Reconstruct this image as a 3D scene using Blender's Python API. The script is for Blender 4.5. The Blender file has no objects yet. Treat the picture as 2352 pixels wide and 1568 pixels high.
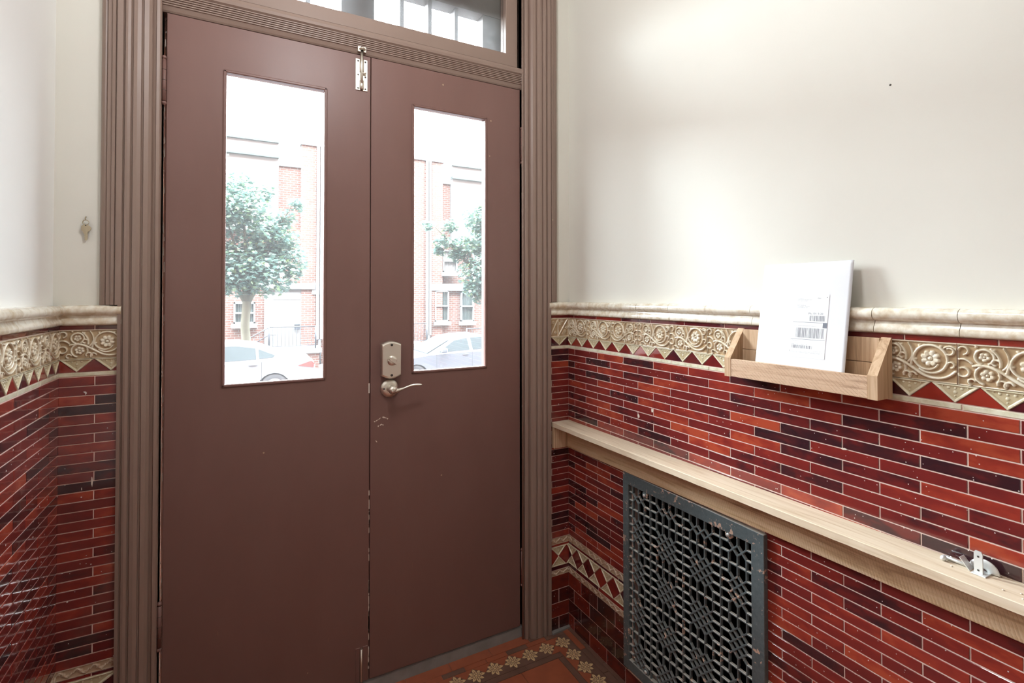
import bpy, bmesh, math, random
import numpy as np
from mathutils import Matrix, Vector
random.seed(7)
rng = np.random.default_rng(5)
sc = bpy.context.scene
COL = sc.collection

# ------------------------------------------------------------------ camera, sky, exposure
cam = bpy.data.cameras.new('camera'); camo = bpy.data.objects.new('camera', cam); COL.objects.link(camo)
F_PX, CX, CY = 1154.52, 1170.70, 664.15
YAW, PITCH, ROLL = map(math.radians, (27.98183, 0.777529, -0.027864))
CAMD, CAMH = 1.645917, 1.289594
cam.sensor_fit = 'HORIZONTAL'; cam.sensor_width = 36.0
cam.lens = F_PX * 36.0 / 2352.0
cam.shift_x = (1176 - CX) / 2352.0
cam.shift_y = (CY - 784) / 2352.0
cam.clip_start = 0.02; cam.clip_end = 300
cy_, sy_ = math.cos(YAW), math.sin(YAW)
r0 = Vector((cy_, -sy_, 0)); f0 = Vector((sy_, cy_, 0)); u0 = Vector((0, 0, 1))
f1 = f0 * math.cos(PITCH) + u0 * math.sin(PITCH); u1 = u0 * math.cos(PITCH) - f0 * math.sin(PITCH)
r2 = r0 * math.cos(ROLL) + u1 * math.sin(ROLL); u2 = u1 * math.cos(ROLL) - r0 * math.sin(ROLL)
camo.matrix_world = Matrix(((r2.x, u2.x, -f1.x, 0), (r2.y, u2.y, -f1.y, -CAMD), (r2.z, u2.z, -f1.z, CAMH), (0, 0, 0, 1)))
sc.camera = camo

world = bpy.data.worlds.new('sky'); sc.world = world; world.use_nodes = True
bg = world.node_tree.nodes['Background']
bg.inputs[0].default_value = (0.86, 0.94, 1.0, 1); bg.inputs[1].default_value = 41.0
sc.view_settings.view_transform = 'Standard'; sc.view_settings.look = 'None'
sc.view_settings.gamma = 1.0; sc.view_settings.use_curve_mapping = False
sc.view_settings.exposure = 0.98
sc.cycles.max_bounces = 7; sc.cycles.diffuse_bounces = 4; sc.cycles.glossy_bounces = 3; sc.cycles.use_adaptive_sampling = True; sc.cycles.adaptive_threshold = 0.06
sc.cycles.transparent_max_bounces = 12; sc.cycles.sample_clamp_indirect = 8.0
sc.cycles.caustics_reflective = False; sc.cycles.caustics_refractive = False
FILL_W = 13.0

def portal(name, x0, x1, z0, z1, y):
    l = bpy.data.lights.new(name, 'AREA'); l.shape = 'RECTANGLE'; l.size = x1 - x0; l.size_y = z1 - z0
    l.cycles.is_portal = True
    o = bpy.data.objects.new(name, l); COL.objects.link(o)
    o.location = ((x0 + x1) / 2, y, (z0 + z1) / 2); o.rotation_euler = (math.radians(-90), 0, 0)
portal('daylight_portal', -0.053, 0.233, 1.02, 1.955, 0.09)
portal('daylight_portal', 0.510, 0.795, 1.02, 1.955, 0.09)
portal('daylight_portal', -0.13, 0.88, 2.2, 2.58, 0.30)

# ------------------------------------------------------------------ small helpers
def s2l(c):
    return tuple(((v / 255) / 12.92 if v / 255 <= 0.04045 else ((v / 255 + 0.055) / 1.055) ** 2.4) for v in c)

class MB:
    """collects shapes for one mesh"""
    def __init__(s): s.v = []; s.f = []; s.sm = []
    def add(s, vs, fs, smooth=False):
        n = len(s.v); s.v += [tuple(p) for p in vs]; s.f += [tuple(i + n for i in f) for f in fs]; s.sm += [smooth] * len(fs)
        return s
    def box(s, x0, x1, y0, y1, z0, z1):
        vs = [(x, y, z) for z in (z0, z1) for y in (y0, y1) for x in (x0, x1)]
        return s.add(vs, [(0, 2, 3, 1), (4, 5, 7, 6), (0, 1, 5, 4), (2, 6, 7, 3), (0, 4, 6, 2), (1, 3, 7, 5)])
    def cbox(s, x0, x1, y0, y1, z0, z1, c=0.001):
        bm = bmesh.new(); bmesh.ops.create_cube(bm, size=1)
        for v in bm.verts:
            v.co = ((x0 + x1) / 2 + v.co.x * (x1 - x0), (y0 + y1) / 2 + v.co.y * (y1 - y0), (z0 + z1) / 2 + v.co.z * (z1 - z0))
        bmesh.ops.bevel(bm, geom=list(bm.edges), offset=c, segments=1, affect='EDGES', profile=0.5)
        bm.verts.index_update()
        s.add([v.co[:] for v in bm.verts], [[v.index for v in f.verts] for f in bm.faces]); bm.free(); return s
    def prism(s, poly, h0, h1, fn=lambda a, b, h: (a, b, h), smooth=False):
        n = len(poly)
        vs = [fn(a, b, h0) for a, b in poly] + [fn(a, b, h1) for a, b in poly]
        fs = [tuple(reversed(range(n))), tuple(range(n, 2 * n))]
        s.add(vs, fs)
        m = len(s.v) - 2 * n
        for i in range(n):
            j = (i + 1) % n
            s.f.append((m + i, m + j, m + n + j, m + n + i)); s.sm.append(smooth)
        return s
    def tube(s, pts, rad, seg=10, cap=True, flat=1.0):
        pts = [Vector(p) for p in pts]; n = len(pts)
        rr = rad if isinstance(rad, (list, tuple)) else [rad] * n
        vs = []; a = None
        for i, p in enumerate(pts):
            t = (pts[min(i + 1, n - 1)] - pts[max(i - 1, 0)]).normalized()
            if a is None:
                a = t.cross(Vector((0, 0, 1)))
                if a.length < 0.3: a = t.cross(Vector((1, 0, 0)))
            else: a = a - t * a.dot(t)
            a.normalize(); b = t.cross(a).normalized()
            for k in range(seg):
                th = 2 * math.pi * k / seg
                vs.append(p + a * (rr[i] * math.cos(th)) + b * (rr[i] * flat * math.sin(th)))
        fs = [(i * seg + k, i * seg + (k + 1) % seg, (i + 1) * seg + (k + 1) % seg, (i + 1) * seg + k) for i in range(n - 1) for k in range(seg)]
        s.add(vs, fs, True)
        if cap:
            m = len(s.v) - n * seg
            s.f += [tuple(m + k for k in range(seg)), tuple(m + (n - 1) * seg + k for k in reversed(range(seg)))]; s.sm += [False, False]
        return s
    def lathe(s, prof, o=(0, 0, 0), axis='z', seg=20):
        n = len(prof); vs = []
        for r, h in prof:
            for k in range(seg):
                th = 2 * math.pi * k / seg; a, b = r * math.cos(th), r * math.sin(th)
                p = {'z': (a, b, h), 'y': (a, h, b), 'x': (h, a, b)}[axis]
                vs.append((o[0] + p[0], o[1] + p[1], o[2] + p[2]))
        fs = [(i * seg + k, i * seg + (k + 1) % seg, (i + 1) * seg + (k + 1) % seg, (i + 1) * seg + k) for i in range(n - 1) for k in range(seg)]
        s.add(vs, fs, True); m = len(s.v) - n * seg
        s.f += [tuple(m + k for k in range(seg)), tuple(m + (n - 1) * seg + k for k in range(seg))]; s.sm += [False, False]
        return s
    def mesh(s, name, fix=True):
        me = bpy.data.meshes.new(name); me.from_pydata(s.v, [], s.f); me.polygons.foreach_set('use_smooth', s.sm)
        if fix:
            bm = bmesh.new(); bm.from_mesh(me); bmesh.ops.recalc_face_normals(bm, faces=bm.faces); bm.to_mesh(me); bm.free()
        me.update(); return me

def link(name, me, m=None, parent=None, mw=None):
    o = bpy.data.objects.new(name, me); COL.objects.link(o)
    if m is not None and me is not None and not me.materials: me.materials.append(m)
    if parent is not None: o.parent = parent
    if mw is not None: o.matrix_basis = mw
    return o
def part(name, mb, m, parent, mw=None, label=None, fix=True):
    o = link(name, mb.mesh(name, fix), m, parent, mw)
    if label: o['label'] = label
    return o
def tag(o, label, cat, group=None, kind=None):
    o['label'] = label; o['category'] = cat
    if group: o['group'] = group
    if kind: o['kind'] = kind
    return o
def thing(name, label, cat, loc=(0, 0, 0), rz=0, group=None, kind=None):
    o = bpy.data.objects.new(name, None); COL.objects.link(o); o.location = loc; o.rotation_euler = (0, 0, rz); o.empty_display_size = 0.05
    return tag(o, label, cat, group, kind)

# ------------------------------------------------------------------ materials
class NT:
    def __init__(s, name):
        s.m = bpy.data.materials.new(name); s.m.use_nodes = True; s.t = s.m.node_tree
        s.b = s.t.nodes['Principled BSDF']; s.out = s.t.nodes['Material Output']
    def n(s, ty, ins=None, **kw):
        nd = s.t.nodes.new(ty)
        for k, v in kw.items(): setattr(nd, k, v)
        for k, v in (ins or {}).items():
            if isinstance(v, bpy.types.NodeSocket): s.t.links.new(v, nd.inputs[k])
            else: nd.inputs[k].default_value = v
        return nd
    def math(s, op, a, b=0.0, c=0.0, clamp=False):
        return s.n('ShaderNodeMath', {0: a, 1: b, 2: c}, operation=op, use_clamp=clamp).outputs[0]
    def ramp(s, fac, stops, interp='LINEAR'):
        nd = s.n('ShaderNodeValToRGB', {0: fac}); cr = nd.color_ramp; cr.interpolation = interp
        while len(cr.elements) < len(stops): cr.elements.new(0.5)
        for e, (p, c) in zip(cr.elements, stops): e.position = p; e.color = (*c[:3], 1)
        return nd.outputs[0]
    def mix(s, fac, a, b):
        nd = s.n('ShaderNodeMix', data_type='RGBA')
        for i, v in ((0, fac), (6, a), (7, b)):
            if isinstance(v, bpy.types.NodeSocket): s.t.links.new(v, nd.inputs[i])
            else: nd.inputs[i].default_value = v if i == 0 else (*v[:3], 1)
        return nd.outputs[2]
    def coord(s, kind='Object', scale=(1, 1, 1), add=None, rot=(0, 0, 0)):
        v = s.n('ShaderNodeTexCoord').outputs[kind] if kind != 'World' else s.n('ShaderNodeNewGeometry').outputs['Position']
        if add is not None: v = s.n('ShaderNodeVectorMath', {0: v, 1: add}, operation='ADD').outputs[0]
        return s.n('ShaderNodeMapping', {0: v, 2: rot, 3: scale}).outputs[0]
    def noise(s, vec, scale=5, detail=3, rough=0.5, dist=0.0):
        return s.n('ShaderNodeTexNoise', {'Vector': vec, 'Scale': scale, 'Detail': detail, 'Roughness': rough, 'Distortion': dist}).outputs['Fac']
    def bump(s, h, strength=0.2, dist=0.001):
        nd = s.n('ShaderNodeBump', {'Height': h, 'Strength': strength, 'Distance': dist})
        s.t.links.new(nd.outputs[0], s.b.inputs['Normal'])
    def set(s, **kw):
        for k, v in kw.items():
            i = s.b.inputs[k.replace('_', ' ')]
            if isinstance(v, bpy.types.NodeSocket): s.t.links.new(v, i)
            else: i.default_value = (*v, 1) if isinstance(v, tuple) and len(v) == 3 else v
        return s

def simple(name, col, rough=0.5, metal=0.0, var=0.12, vscale=30, spec=0.5, bump=0.0):
    t = NT(name); c = s2l(col)
    nz = t.noise(t.coord('World'), vscale, 3)
    t.set(Base_Color=t.mix(nz, tuple(x * (1 - var) for x in c), tuple(min(1, x * (1 + var)) for x in c)), Roughness=rough, Metallic=metal)
    t.b.inputs['Specular IOR Level'].default_value = spec
    if bump: t.bump(nz, bump, 0.001)
    return t.m

def speck(t, scale, keep, size):
    v = t.n('ShaderNodeTexVoronoi', {'Vector': t.coord('World', (1, 1, 1)), 'Scale': scale})
    r = t.n('ShaderNodeSeparateColor', {0: v.outputs['Color']}).outputs[0]
    return t.math('MULTIPLY', t.math('LESS_THAN', v.outputs['Distance'], size), t.math('GREATER_THAN', r, keep))

def glaze(name, stops, rough=0.1, specks=True):
    t = NT(name)
    rnd = t.n('ShaderNodeObjectInfo').outputs['Random']
    isl = t.n('ShaderNodeNewGeometry').outputs['Random Per Island']
    r = t.math('FRACT', t.math('ADD', t.math('MULTIPLY', rnd, 13.7), t.math('MULTIPLY', isl, 5.3)))
    off = t.n('ShaderNodeCombineXYZ', {0: t.math('MULTIPLY', rnd, 40.0), 1: t.math('MULTIPLY', rnd, 9.0), 2: 0.0}).outputs[0]
    co = t.coord('Object', (16, 30, 10), off)
    nz = t.noise(co, 1.0, 3, 0.55, 0.2)
    f = t.math('ADD', r, t.math('MULTIPLY', t.math('SUBTRACT', nz, 0.5), 0.9), clamp=True)
    base = t.ramp(f, stops)
    if specks:
        base = t.mix(speck(t, 42, 0.72, 0.080), base, (0.75, 0.72, 0.68)); base = t.mix(speck(t, 95, 0.80, 0.10), base, (0.72, 0.66, 0.62))
        sp2 = t.math('MULTIPLY', speck(t, 17, 0.86, 0.10), t.math('GREATER_THAN', t.noise(t.coord('World'), 90, 2), 0.5))
        base = t.mix(sp2, base, (0.78, 0.74, 0.70))
    t.set(Base_Color=base, Roughness=rough)
    t.b.inputs['Coat Weight'].default_value = 0.6; t.b.inputs['Coat Roughness'].default_value = 0.05
    wav = t.noise(t.coord('World'), 22, 2)
    t.bump(wav, 0.25, 0.004)
    return t.m

RED = [(0.0, s2l((56, 32, 37))), (0.13, s2l((72, 34, 37))), (0.26, s2l((102, 37, 37))), (0.68, s2l((125, 43, 39))), (0.88, s2l((150, 56, 43))), (1.0, s2l((168, 72, 50)))]
M_tile = glaze('oxblood_glaze', RED)
M_dado = glaze('dark_brown_glaze', [(0.0, s2l((44, 22, 24))), (0.5, s2l((92, 34, 28))), (1.0, s2l((146, 52, 36)))])
M_maroon = glaze('maroon_glaze', [(0.0, s2l((60, 24, 34))), (0.5, s2l((104, 32, 34))), (1.0, s2l((150, 50, 38)))], specks=False)

def cream_glaze(name, lo, hi, depth=None, extra=None):
    t = NT(name)
    rnd = t.n('ShaderNodeObjectInfo').outputs['Random']
    nz = t.noise(t.coord('World', (1, 1, 1)), 55, 4, 0.6)
    c = t.ramp(t.math('ADD', nz, t.math('MULTIPLY', t.math('SUBTRACT', rnd, 0.5), 0.18), clamp=True), [(0.3, s2l(lo)), (0.62, s2l(hi))])
    if depth:       # glaze pools in the hollows of the relief
        w = t.n('ShaderNodeSeparateXYZ', {0: t.coord('Object')}).outputs[2]
        d = t.n('ShaderNodeMapRange', {0: w, 1: depth[0], 2: depth[1], 3: 0.0, 4: 1.0}).outputs[0]
        c = t.mix(d, s2l(depth[2]), c)
    t.set(Base_Color=c, Roughness=0.16)
    t.b.inputs['Coat Weight'].default_value = 0.4; t.b.inputs['Coat Roughness'].default_value = 0.06
    t.bump(nz, 0.12, 0.001)
    return t.m
M_frieze = cream_glaze('majolica_relief_glaze', (206, 190, 160), (238, 230, 210), (0.0005, 0.0040, (182, 156, 122)))
M_tri = cream_glaze('celadon_triangle_glaze', (206, 196, 164), (236, 230, 206), (0.0, 0.0030, (184, 166, 126)))
M_cream = cream_glaze('mottled_cream_glaze', (206, 188, 160), (240, 234, 220))
M_strip = cream_glaze('pale_green_cream_glaze', (206, 198, 166), (232, 230, 208))
M_leafstrip = cream_glaze('leaf_strip_glaze', (176, 142, 114), (234, 224, 204), (0.0, 0.0030, (186, 160, 132)))
M_grout = simple('pinkish_grout', (232, 208, 196), 0.9, var=0.12, vscale=60, spec=0.2)

t = NT('cream_plaster')
nz = t.noise(t.coord('World'), 3.0, 4)
t.set(Base_Color=t.mix(nz, s2l((224, 221, 211)), s2l((231, 229, 220))), Roughness=0.55)
t.bump(t.noise(t.coord('World'), 9, 5), 0.10, 0.01); M_plaster = t.m

t = NT('white_plaster')
nz = t.noise(t.coord('World'), 3.0, 4)
t.set(Base_Color=t.mix(nz, s2l((243, 243, 240)), s2l((248, 248, 246))), Roughness=0.55)
t.bump(t.noise(t.coord('World'), 9, 5), 0.10, 0.01); M_plaster_w = t.m

def paint(name, a, b, rough=0.42):
    t = NT(name)
    n1 = t.noise(t.coord('World', (1, 1, 0.35)), 7, 5, 0.6)
    base = t.mix(n1, s2l(a), s2l(b))
    ch = t.math('MULTIPLY', speck(t, 16, 0.90, 0.05), 0.8)
    base = t.mix(ch, base, s2l((196, 168, 140)))
    scr = t.noise(t.coord('World', (60, 60, 7)), 1.6, 2)
    base = t.mix(t.math('MULTIPLY', t.math('GREATER_THAN', scr, 0.77), 0.25), base, s2l((150, 110, 90)))
    t.set(Base_Color=base, Roughness=t.math('ADD', rough, t.math('MULTIPLY', n1, 0.15)))
    t.bump(t.noise(t.coord('World', (1, 1, 0.15)), 160, 2), 0.10, 0.0006)
    return t.m
M_door = paint('chocolate_door_paint', (117, 85, 78), (129, 96, 88), 0.36)
M_casing = paint('umber_casing_paint', (138, 116, 105), (148, 126, 114), 0.36)
M_outerwood = simple('dark_outer_wood', (74, 60, 56), 0.6)

def wood(name, axis, lo, hi, dark, saw=0, sawrot=0.0):
    t = NT(name)
    sc_ = [70, 70, 70]; sc_[axis] = 3.5
    co = t.coord('Object', tuple(sc_))
    g = t.noise(co, 1.0, 5, 0.6, 1.2)
    base = t.ramp(g, [(0.25, s2l(dark)), (0.45, s2l(lo)), (0.72, s2l(hi))])
    if saw:
        co2 = t.coord('Object', (1, 1, 1), rot=(sawrot, 0, 0))
        w = t.n('ShaderNodeTexWave', {'Vector': co2, 'Scale': saw, 'Distortion': 2.5, 'Detail': 3.0, 'Detail Scale': 1.2}, wave_type='BANDS', bands_direction='Y').outputs['Fac']
        k = t.math('MULTIPLY', t.math('LESS_THAN', w, 0.07), t.math('GREATER_THAN', t.noise(t.coord('Object'), 60, 2), 0.42))
        base = t.mix(t.math('MULTIPLY', k, 0.36), base, s2l(dark))
        t.bump(w, 0.25, 0.002)
    else: t.bump(g, 0.15, 0.001)
    t.set(Base_Color=base, Roughness=0.72); t.b.inputs['Specular IOR Level'].default_value = 0.25
    return t.m
M_shelf = wood('pale_raw_board', 1, (214, 194, 168), (226, 210, 188), (190, 164, 134))
M_apron = wood('rough_sawn_board', 1, (204, 172, 134), (222, 196, 162), (150, 116, 82), 55, 0.30)
M_hold = wood('holder_wood', 2, (190, 158, 126), (216, 186, 156), (146, 114, 86))
M_holdfront = wood('saw_marked_wood', 1, (202, 170, 142), (220, 192, 166), (128, 96, 72), 52, 0.85)

t = NT('worn_iron_paint')
n1 = t.noise(t.coord('World'), 120, 4, 0.6); n2 = t.noise(t.coord('World'), 26, 3)
base = t.mix(n1, s2l((70, 82, 86)), s2l((116, 128, 130)))
chip = t.math('GREATER_THAN', t.math('ADD', n1, t.math('MULTIPLY', n2, 0.9)), 1.13)
base = t.mix(chip, base, s2l((206, 176, 156)))
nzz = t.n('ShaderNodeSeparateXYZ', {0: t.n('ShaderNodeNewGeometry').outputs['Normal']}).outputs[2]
dust_light = t.n('ShaderNodeMapRange', {0: nzz, 1: 0.55, 2: 0.95, 3: 0.0, 4: 0.6}).outputs[0]      # light falling on the ledges, painted as a paler colour on upward faces
base = t.mix(dust_light, base, s2l((224, 212, 196)))
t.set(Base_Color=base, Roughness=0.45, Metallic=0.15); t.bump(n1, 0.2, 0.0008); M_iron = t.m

def metal(name, col, rough):
    t = NT(name); n1 = t.noise(t.coord('World', (1, 1, 1)), 300, 2)
    t.set(Base_Color=s2l(col), Metallic=1.0, Roughness=t.math('ADD', rough, t.math('MULTIPLY', n1, 0.12))); return t.m
M_nickel = metal('satin_nickel', (226, 220, 208), 0.34)
M_zinc = metal('zinc_plate', (224, 226, 224), 0.36); M_zinc.node_tree.nodes['Principled BSDF'].inputs['Metallic'].default_value = 0.45
M_brass = metal('dull_key_metal', (190, 176, 150), 0.38)
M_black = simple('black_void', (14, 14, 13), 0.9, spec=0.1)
M_hole = simple('dark_screw_recess', (70, 66, 60), 0.6)
M_paper = simple('white_envelope_card', (232, 234, 240), 0.55, var=0.02)
M_labelp = simple('label_paper', (238, 240, 242), 0.45, var=0.01)
M_ink = simple('grey_label_ink', (150, 152, 158), 0.6, var=0.15)
M_inkd = simple('dark_label_ink', (118, 122, 134), 0.6)
M_floor1 = simple('terracotta_floor_tile', (162, 90, 64), 0.28, var=0.25, vscale=18)
M_floor2 = simple('dark_brown_floor_tile', (116, 86, 73), 0.28, var=0.3, vscale=22)
M_floorcream = simple('buff_floor_inlay', (222, 190, 142), 0.3, var=0.2, vscale=40)
M_stone = simple('grey_marble_threshold', (136, 132, 128), 0.55, var=0.3, vscale=25)
M_floorgrout = simple('floor_grout', (120, 96, 80), 0.9)
M_ceil = simple('white_ceiling_paint', (236, 232, 224), 0.7, var=0.02)
M_flake = simple('grey_paint_flake', (150, 140, 132), 0.6)
M_chip = simple('bare_paint_chip', (226, 214, 200), 0.6)

def glass(name, dust_light, dust_lo=0.0):
    t = NT(name); nt = t.t
    tr = t.n('ShaderNodeBsdfTransparent', {0: (0.97, 0.985, 0.98, 1)})
    gl = t.n('ShaderNodeBsdfGlossy', {0: (1, 1, 1, 1), 'Roughness': 0.02})
    fr = t.n('ShaderNodeFresnel', {0: 1.45}).outputs[0]
    m1 = t.n('ShaderNodeMixShader', {0: t.math('MULTIPLY', fr, 0.8), 1: tr.outputs[0], 2: gl.outputs[0]})
    tl = t.n('ShaderNodeBsdfTranslucent', {0: (0.9, 0.92, 0.94, 1)})
    nz = t.noise(t.coord('World'), 35, 5, 0.7); n2 = t.noise(t.coord('World'), 400, 2)
    d = t.math('ADD', dust_lo, t.math('MULTIPLY', t.math('MULTIPLY', nz, n2), dust_light * 4))
    m2 = t.n('ShaderNodeMixShader', {0: d, 1: m1.outputs[0], 2: tl.outputs[0]})
    nt.links.new(m2.outputs[0], t.out.inputs[0]); nt.nodes.remove(t.b)
    return t.m
M_glass = glass('door_glass', 0.003, 0.004)
M_glass_dusty = glass('dusty_transom_glass', 0.025, 0.004)

# ------------------------------------------------------------------ dimensions
XR, XL = 1.1373, -0.4078
ZCEIL = 3.05; YBACK = -2.9
PL = 0.015                       # plaster sits behind the tile face
A = 0.1402                       # long tile module
ROWS = 30; Z_LO, Z_HI = 0.355, 1.085; RP = (Z_HI - Z_LO) / ROWS
BIG = [0.0, 0.0514, 0.1045, 0.1563, 0.2098]
W_R = Matrix(((0, 0, -1, XR), (-1, 0, 0, 0), (0, 1, 0, 0), (0, 0, 0, 1)))     # (u,v,w) -> (XR-w, -u, v)
W_L = Matrix(((0, 0, 1, XL), (1, 0, 0, 0), (0, 1, 0, 0), (0, 0, 0, 1)))       # (u,v,w) -> (XL+w, u, v)
W_B = Matrix(((1, 0, 0, 0), (0, 0, -1, 0), (0, 1, 0, 0), (0, 0, 0, 1)))       # (u,v,w) -> (u, -w, v)
G0, G1, GZ0, GZ1 = 0.337, 0.850, 0.070, 0.708                                   # vent grille outline on the right wall

# ------------------------------------------------------------------ shell
wall_right = link('wall_right', MB().box(XR + PL, XR + 0.35, YBACK, 0.30, 1.2, ZCEIL).mesh('wall_right'), M_plaster)
tag(wall_right, 'cream plaster wall right of the door above a red tiled dado', 'wall', kind='structure')
wall_left = link('wall_left', MB().box(XL - 0.35, XL - PL, YBACK, 0.30, 1.2, ZCEIL).mesh('wall_left'), M_plaster_w)
tag(wall_left, 'cream plaster wall left of the door above a red tiled dado', 'wall', kind='structure')
wb = MB().box(XL - PL, -0.215, PL, 0.28, -0.1, ZCEIL).box(0.965, XR + PL, PL, 0.28, -0.1, ZCEIL).box(-0.215, 0.965, PL, 0.28, 2.66, ZCEIL)
wall_back = link('wall_back', wb.mesh('wall_back'), M_plaster)
tag(wall_back, 'narrow strips of plaster and tile wall either side of the brown door', 'wall', kind='structure')
o = link('wall_front', MB().box(XL - 0.35, XR + 0.35, YBACK - 0.1, YBACK, -0.1, ZCEIL).mesh('wall_front'), M_plaster)
tag(o, 'plain plaster end wall of the vestibule behind the viewpoint', 'wall', kind='structure')
o = link('ceiling', MB().box(XL - 0.35, XR + 0.35, YBACK - 0.1, 0.30, ZCEIL, ZCEIL + 0.1).mesh('ceiling'), M_ceil)
tag(o, 'white ceiling of the vestibule', 'ceiling', kind='structure')

# grout beds behind the tiles
gb = MB()
GB = -0.0014
x0, x1 = XR + GB, XR + 0.35
for (u0_, u1_, z0, z1) in ((0, 0.37, 0, 1.22), (0.37, 0.81, 0.675, 1.22), (0.37, 0.81, 0, 0.098), (0.81, -YBACK, 0, 1.22)):
    gb.box(x0, x1, -u1_, -u0_ + (0.01 if u0_ == 0 else 0), z0, z1)
part('grout_bed', gb, M_grout, wall_right)
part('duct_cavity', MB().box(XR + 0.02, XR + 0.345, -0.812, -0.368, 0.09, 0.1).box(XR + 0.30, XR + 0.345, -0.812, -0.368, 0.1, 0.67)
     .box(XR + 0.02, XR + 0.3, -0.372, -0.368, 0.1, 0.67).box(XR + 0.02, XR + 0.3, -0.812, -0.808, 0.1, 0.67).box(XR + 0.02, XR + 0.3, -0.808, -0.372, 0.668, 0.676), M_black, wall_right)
part('grout_bed', MB().box(XL - 0.35, XL - GB, YBACK, 0.0, 0, 1.22), M_grout, wall_left)
part('grout_bed', MB().box(XL - GB, -0.2885, GB, PL + 0.05, 0, 1.22).box(1.050, XR + GB, GB, PL + 0.05, 0, 1.22), M_grout, wall_back)

# ------------------------------------------------------------------ wall tiles
_tile_cache = {}
def tile_mesh(L, H, m, th=0.0065, c=0.0007):
    k = (round(L, 4), round(H, 4), m.name)
    if k not in _tile_cache:
        b = MB(); z0, z1, z2 = -0.004, th - 0.0045 + 0.0, th - 0.0038
        q = lambda i, z: [(-L / 2 + i, -H / 2 + i, z), (L / 2 - i, -H / 2 + i, z), (L / 2 - i, H / 2 - i, z), (-L / 2 + i, H / 2 - i, z)]
        b.add(q(0, z0) + q(0, z1) + q(c, z2), [(8, 9, 10, 11)] + [(a + i, a + (i + 1) % 4, a + 4 + (i + 1) % 4, a + 4 + i) for a in (0, 4) for i in range(4)])
        me = b.mesh('tile', False); me.materials.append(m); _tile_cache[k] = me
    return _tile_cache[k]
JG = 0.0024
def put_tile(parent, W, u0_, u1_, v0, v1, m, name='tile', tilt=0.004):
    L, H = u1_ - u0_ - JG, v1 - v0 - JG
    if L < 0.003: return
    mw = W @ Matrix.Translation(((u0_ + u1_) / 2, (v0 + v1) / 2, random.uniform(-0.0002, 0.0002)))
    mw = mw @ Matrix.Rotation(random.gauss(0, tilt), 4, 'X') @ Matrix.Rotation(random.gauss(0, tilt * 0.4), 4, 'Y')
    return link(name, tile_mesh(L, H, m), None, parent, mw)
def course(parent, W, lo, hi, v0, v1, joints, m, name='tile', cut=None):
    segs = [(lo, hi)] if not cut else [(lo, cut[0]), (cut[1], hi)]
    for a, b in segs:
        pts = [a] + sorted(j for j in joints if a + 0.004 < j < b - 0.004) + [b]
        for p, q in zip(pts, pts[1:]): put_tile(parent, W, p, q, v0, v1, m, name)

U_FAR = 2.25; U_END = 1.40                     # the photo shows the right wall to about here
for i in range(ROWS):
    v1 = Z_HI - i * RP; v0 = v1 - RP; odd = i % 2 == 0
    jr = [(0.0445 if odd else 0.1155) + A * k for k in range(-1, 12)]
    hidden = v0 > 0.706 and v1 < 0.786
    if not hidden:
        course(wall_right, W_R, 0.001, U_END, v0, v1, jr, M_tile, 'brick_tile', (G0 + 0.008, G1 - 0.008) if v1 < 0.735 and v0 < 0.70 else None)
    jl = [-(0.139 if odd else 0.069) - 0.140 * k for k in range(5)]
    course(wall_left, W_L, -0.42, -0.001, v0, v1, jl, M_tile, 'brick_tile')
    course(wall_back, W_B, XL + 0.001, -0.287, v0, v1, [-0.334] if odd else [], M_tile, 'brick_tile')
    if not hidden:
        course(wall_back, W_B, 1.047, XR - 0.001, v0, v1, [] if odd else [1.0575], M_tile, 'brick_tile')
# big tiles at the foot
for r in range(4):
    v0, v1 = BIG[r], BIG[r + 1]
    st = (0.0825, 0.0373)[(3 - r) % 2]
    course(wall_right, W_R, 0.001, U_END, v0, v1, [st + 0.098 * k for k in range(15)], M_dado, 'foot_tile', (G0 + 0.008, G1 - 0.008) if v1 > 0.08 else None)
    course(wall_back, W_B, 1.047, XR - 0.001, v0, v1, [1.089] if r in (0, 2) else [], M_dado, 'foot_tile')
    course(wall_left, W_L, -0.42, -0.001, v0, v1, [-0.08, -0.178, -0.276, -0.374] if r % 2 else [-0.037, -0.135, -0.233, -0.331], M_dado, 'foot_tile')
    course(wall_back, W_B, XL + 0.001, -0.287, v0, v1, [-0.32] if r % 2 else [-0.36], M_dado, 'foot_tile')
# thin maroon liners, pale strips
FJ = [1.2304 - 0.1378 * k for k in range(-8, 10)]
LJ = [-0.132 * k - 0.0 for k in range(1, 13)]
for (v0, v1, m, nm, shift) in ((1.2037, 1.2161, M_maroon, 'liner_tile', 0.05), (1.085, 1.0965, M_strip, 'pale_strip_tile', 0.0), (0.3212, 0.3303, M_maroon, 'liner_tile', 0.03),
                               (0.2314, 0.2462, M_maroon, 'liner_tile', 0.06)):
    low = v1 < 0.5
    course(wall_right, W_R, 0.001, U_FAR, v0, v1, [j + shift for j in FJ], m, nm, (G0 + 0.008, G1 - 0.008) if low else None)
    course(wall_left, W_L, -1.65, -0.001, v0, v1, [j + shift for j in LJ], m, nm)
    course(wall_back, W_B, XL + 0.001, -0.287, v0, v1, [-0.335] if m == M_maroon else [], m, nm)
    course(wall_back, W_B, 1.047, XR - 0.001, v0, v1, [], m, nm)

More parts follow.
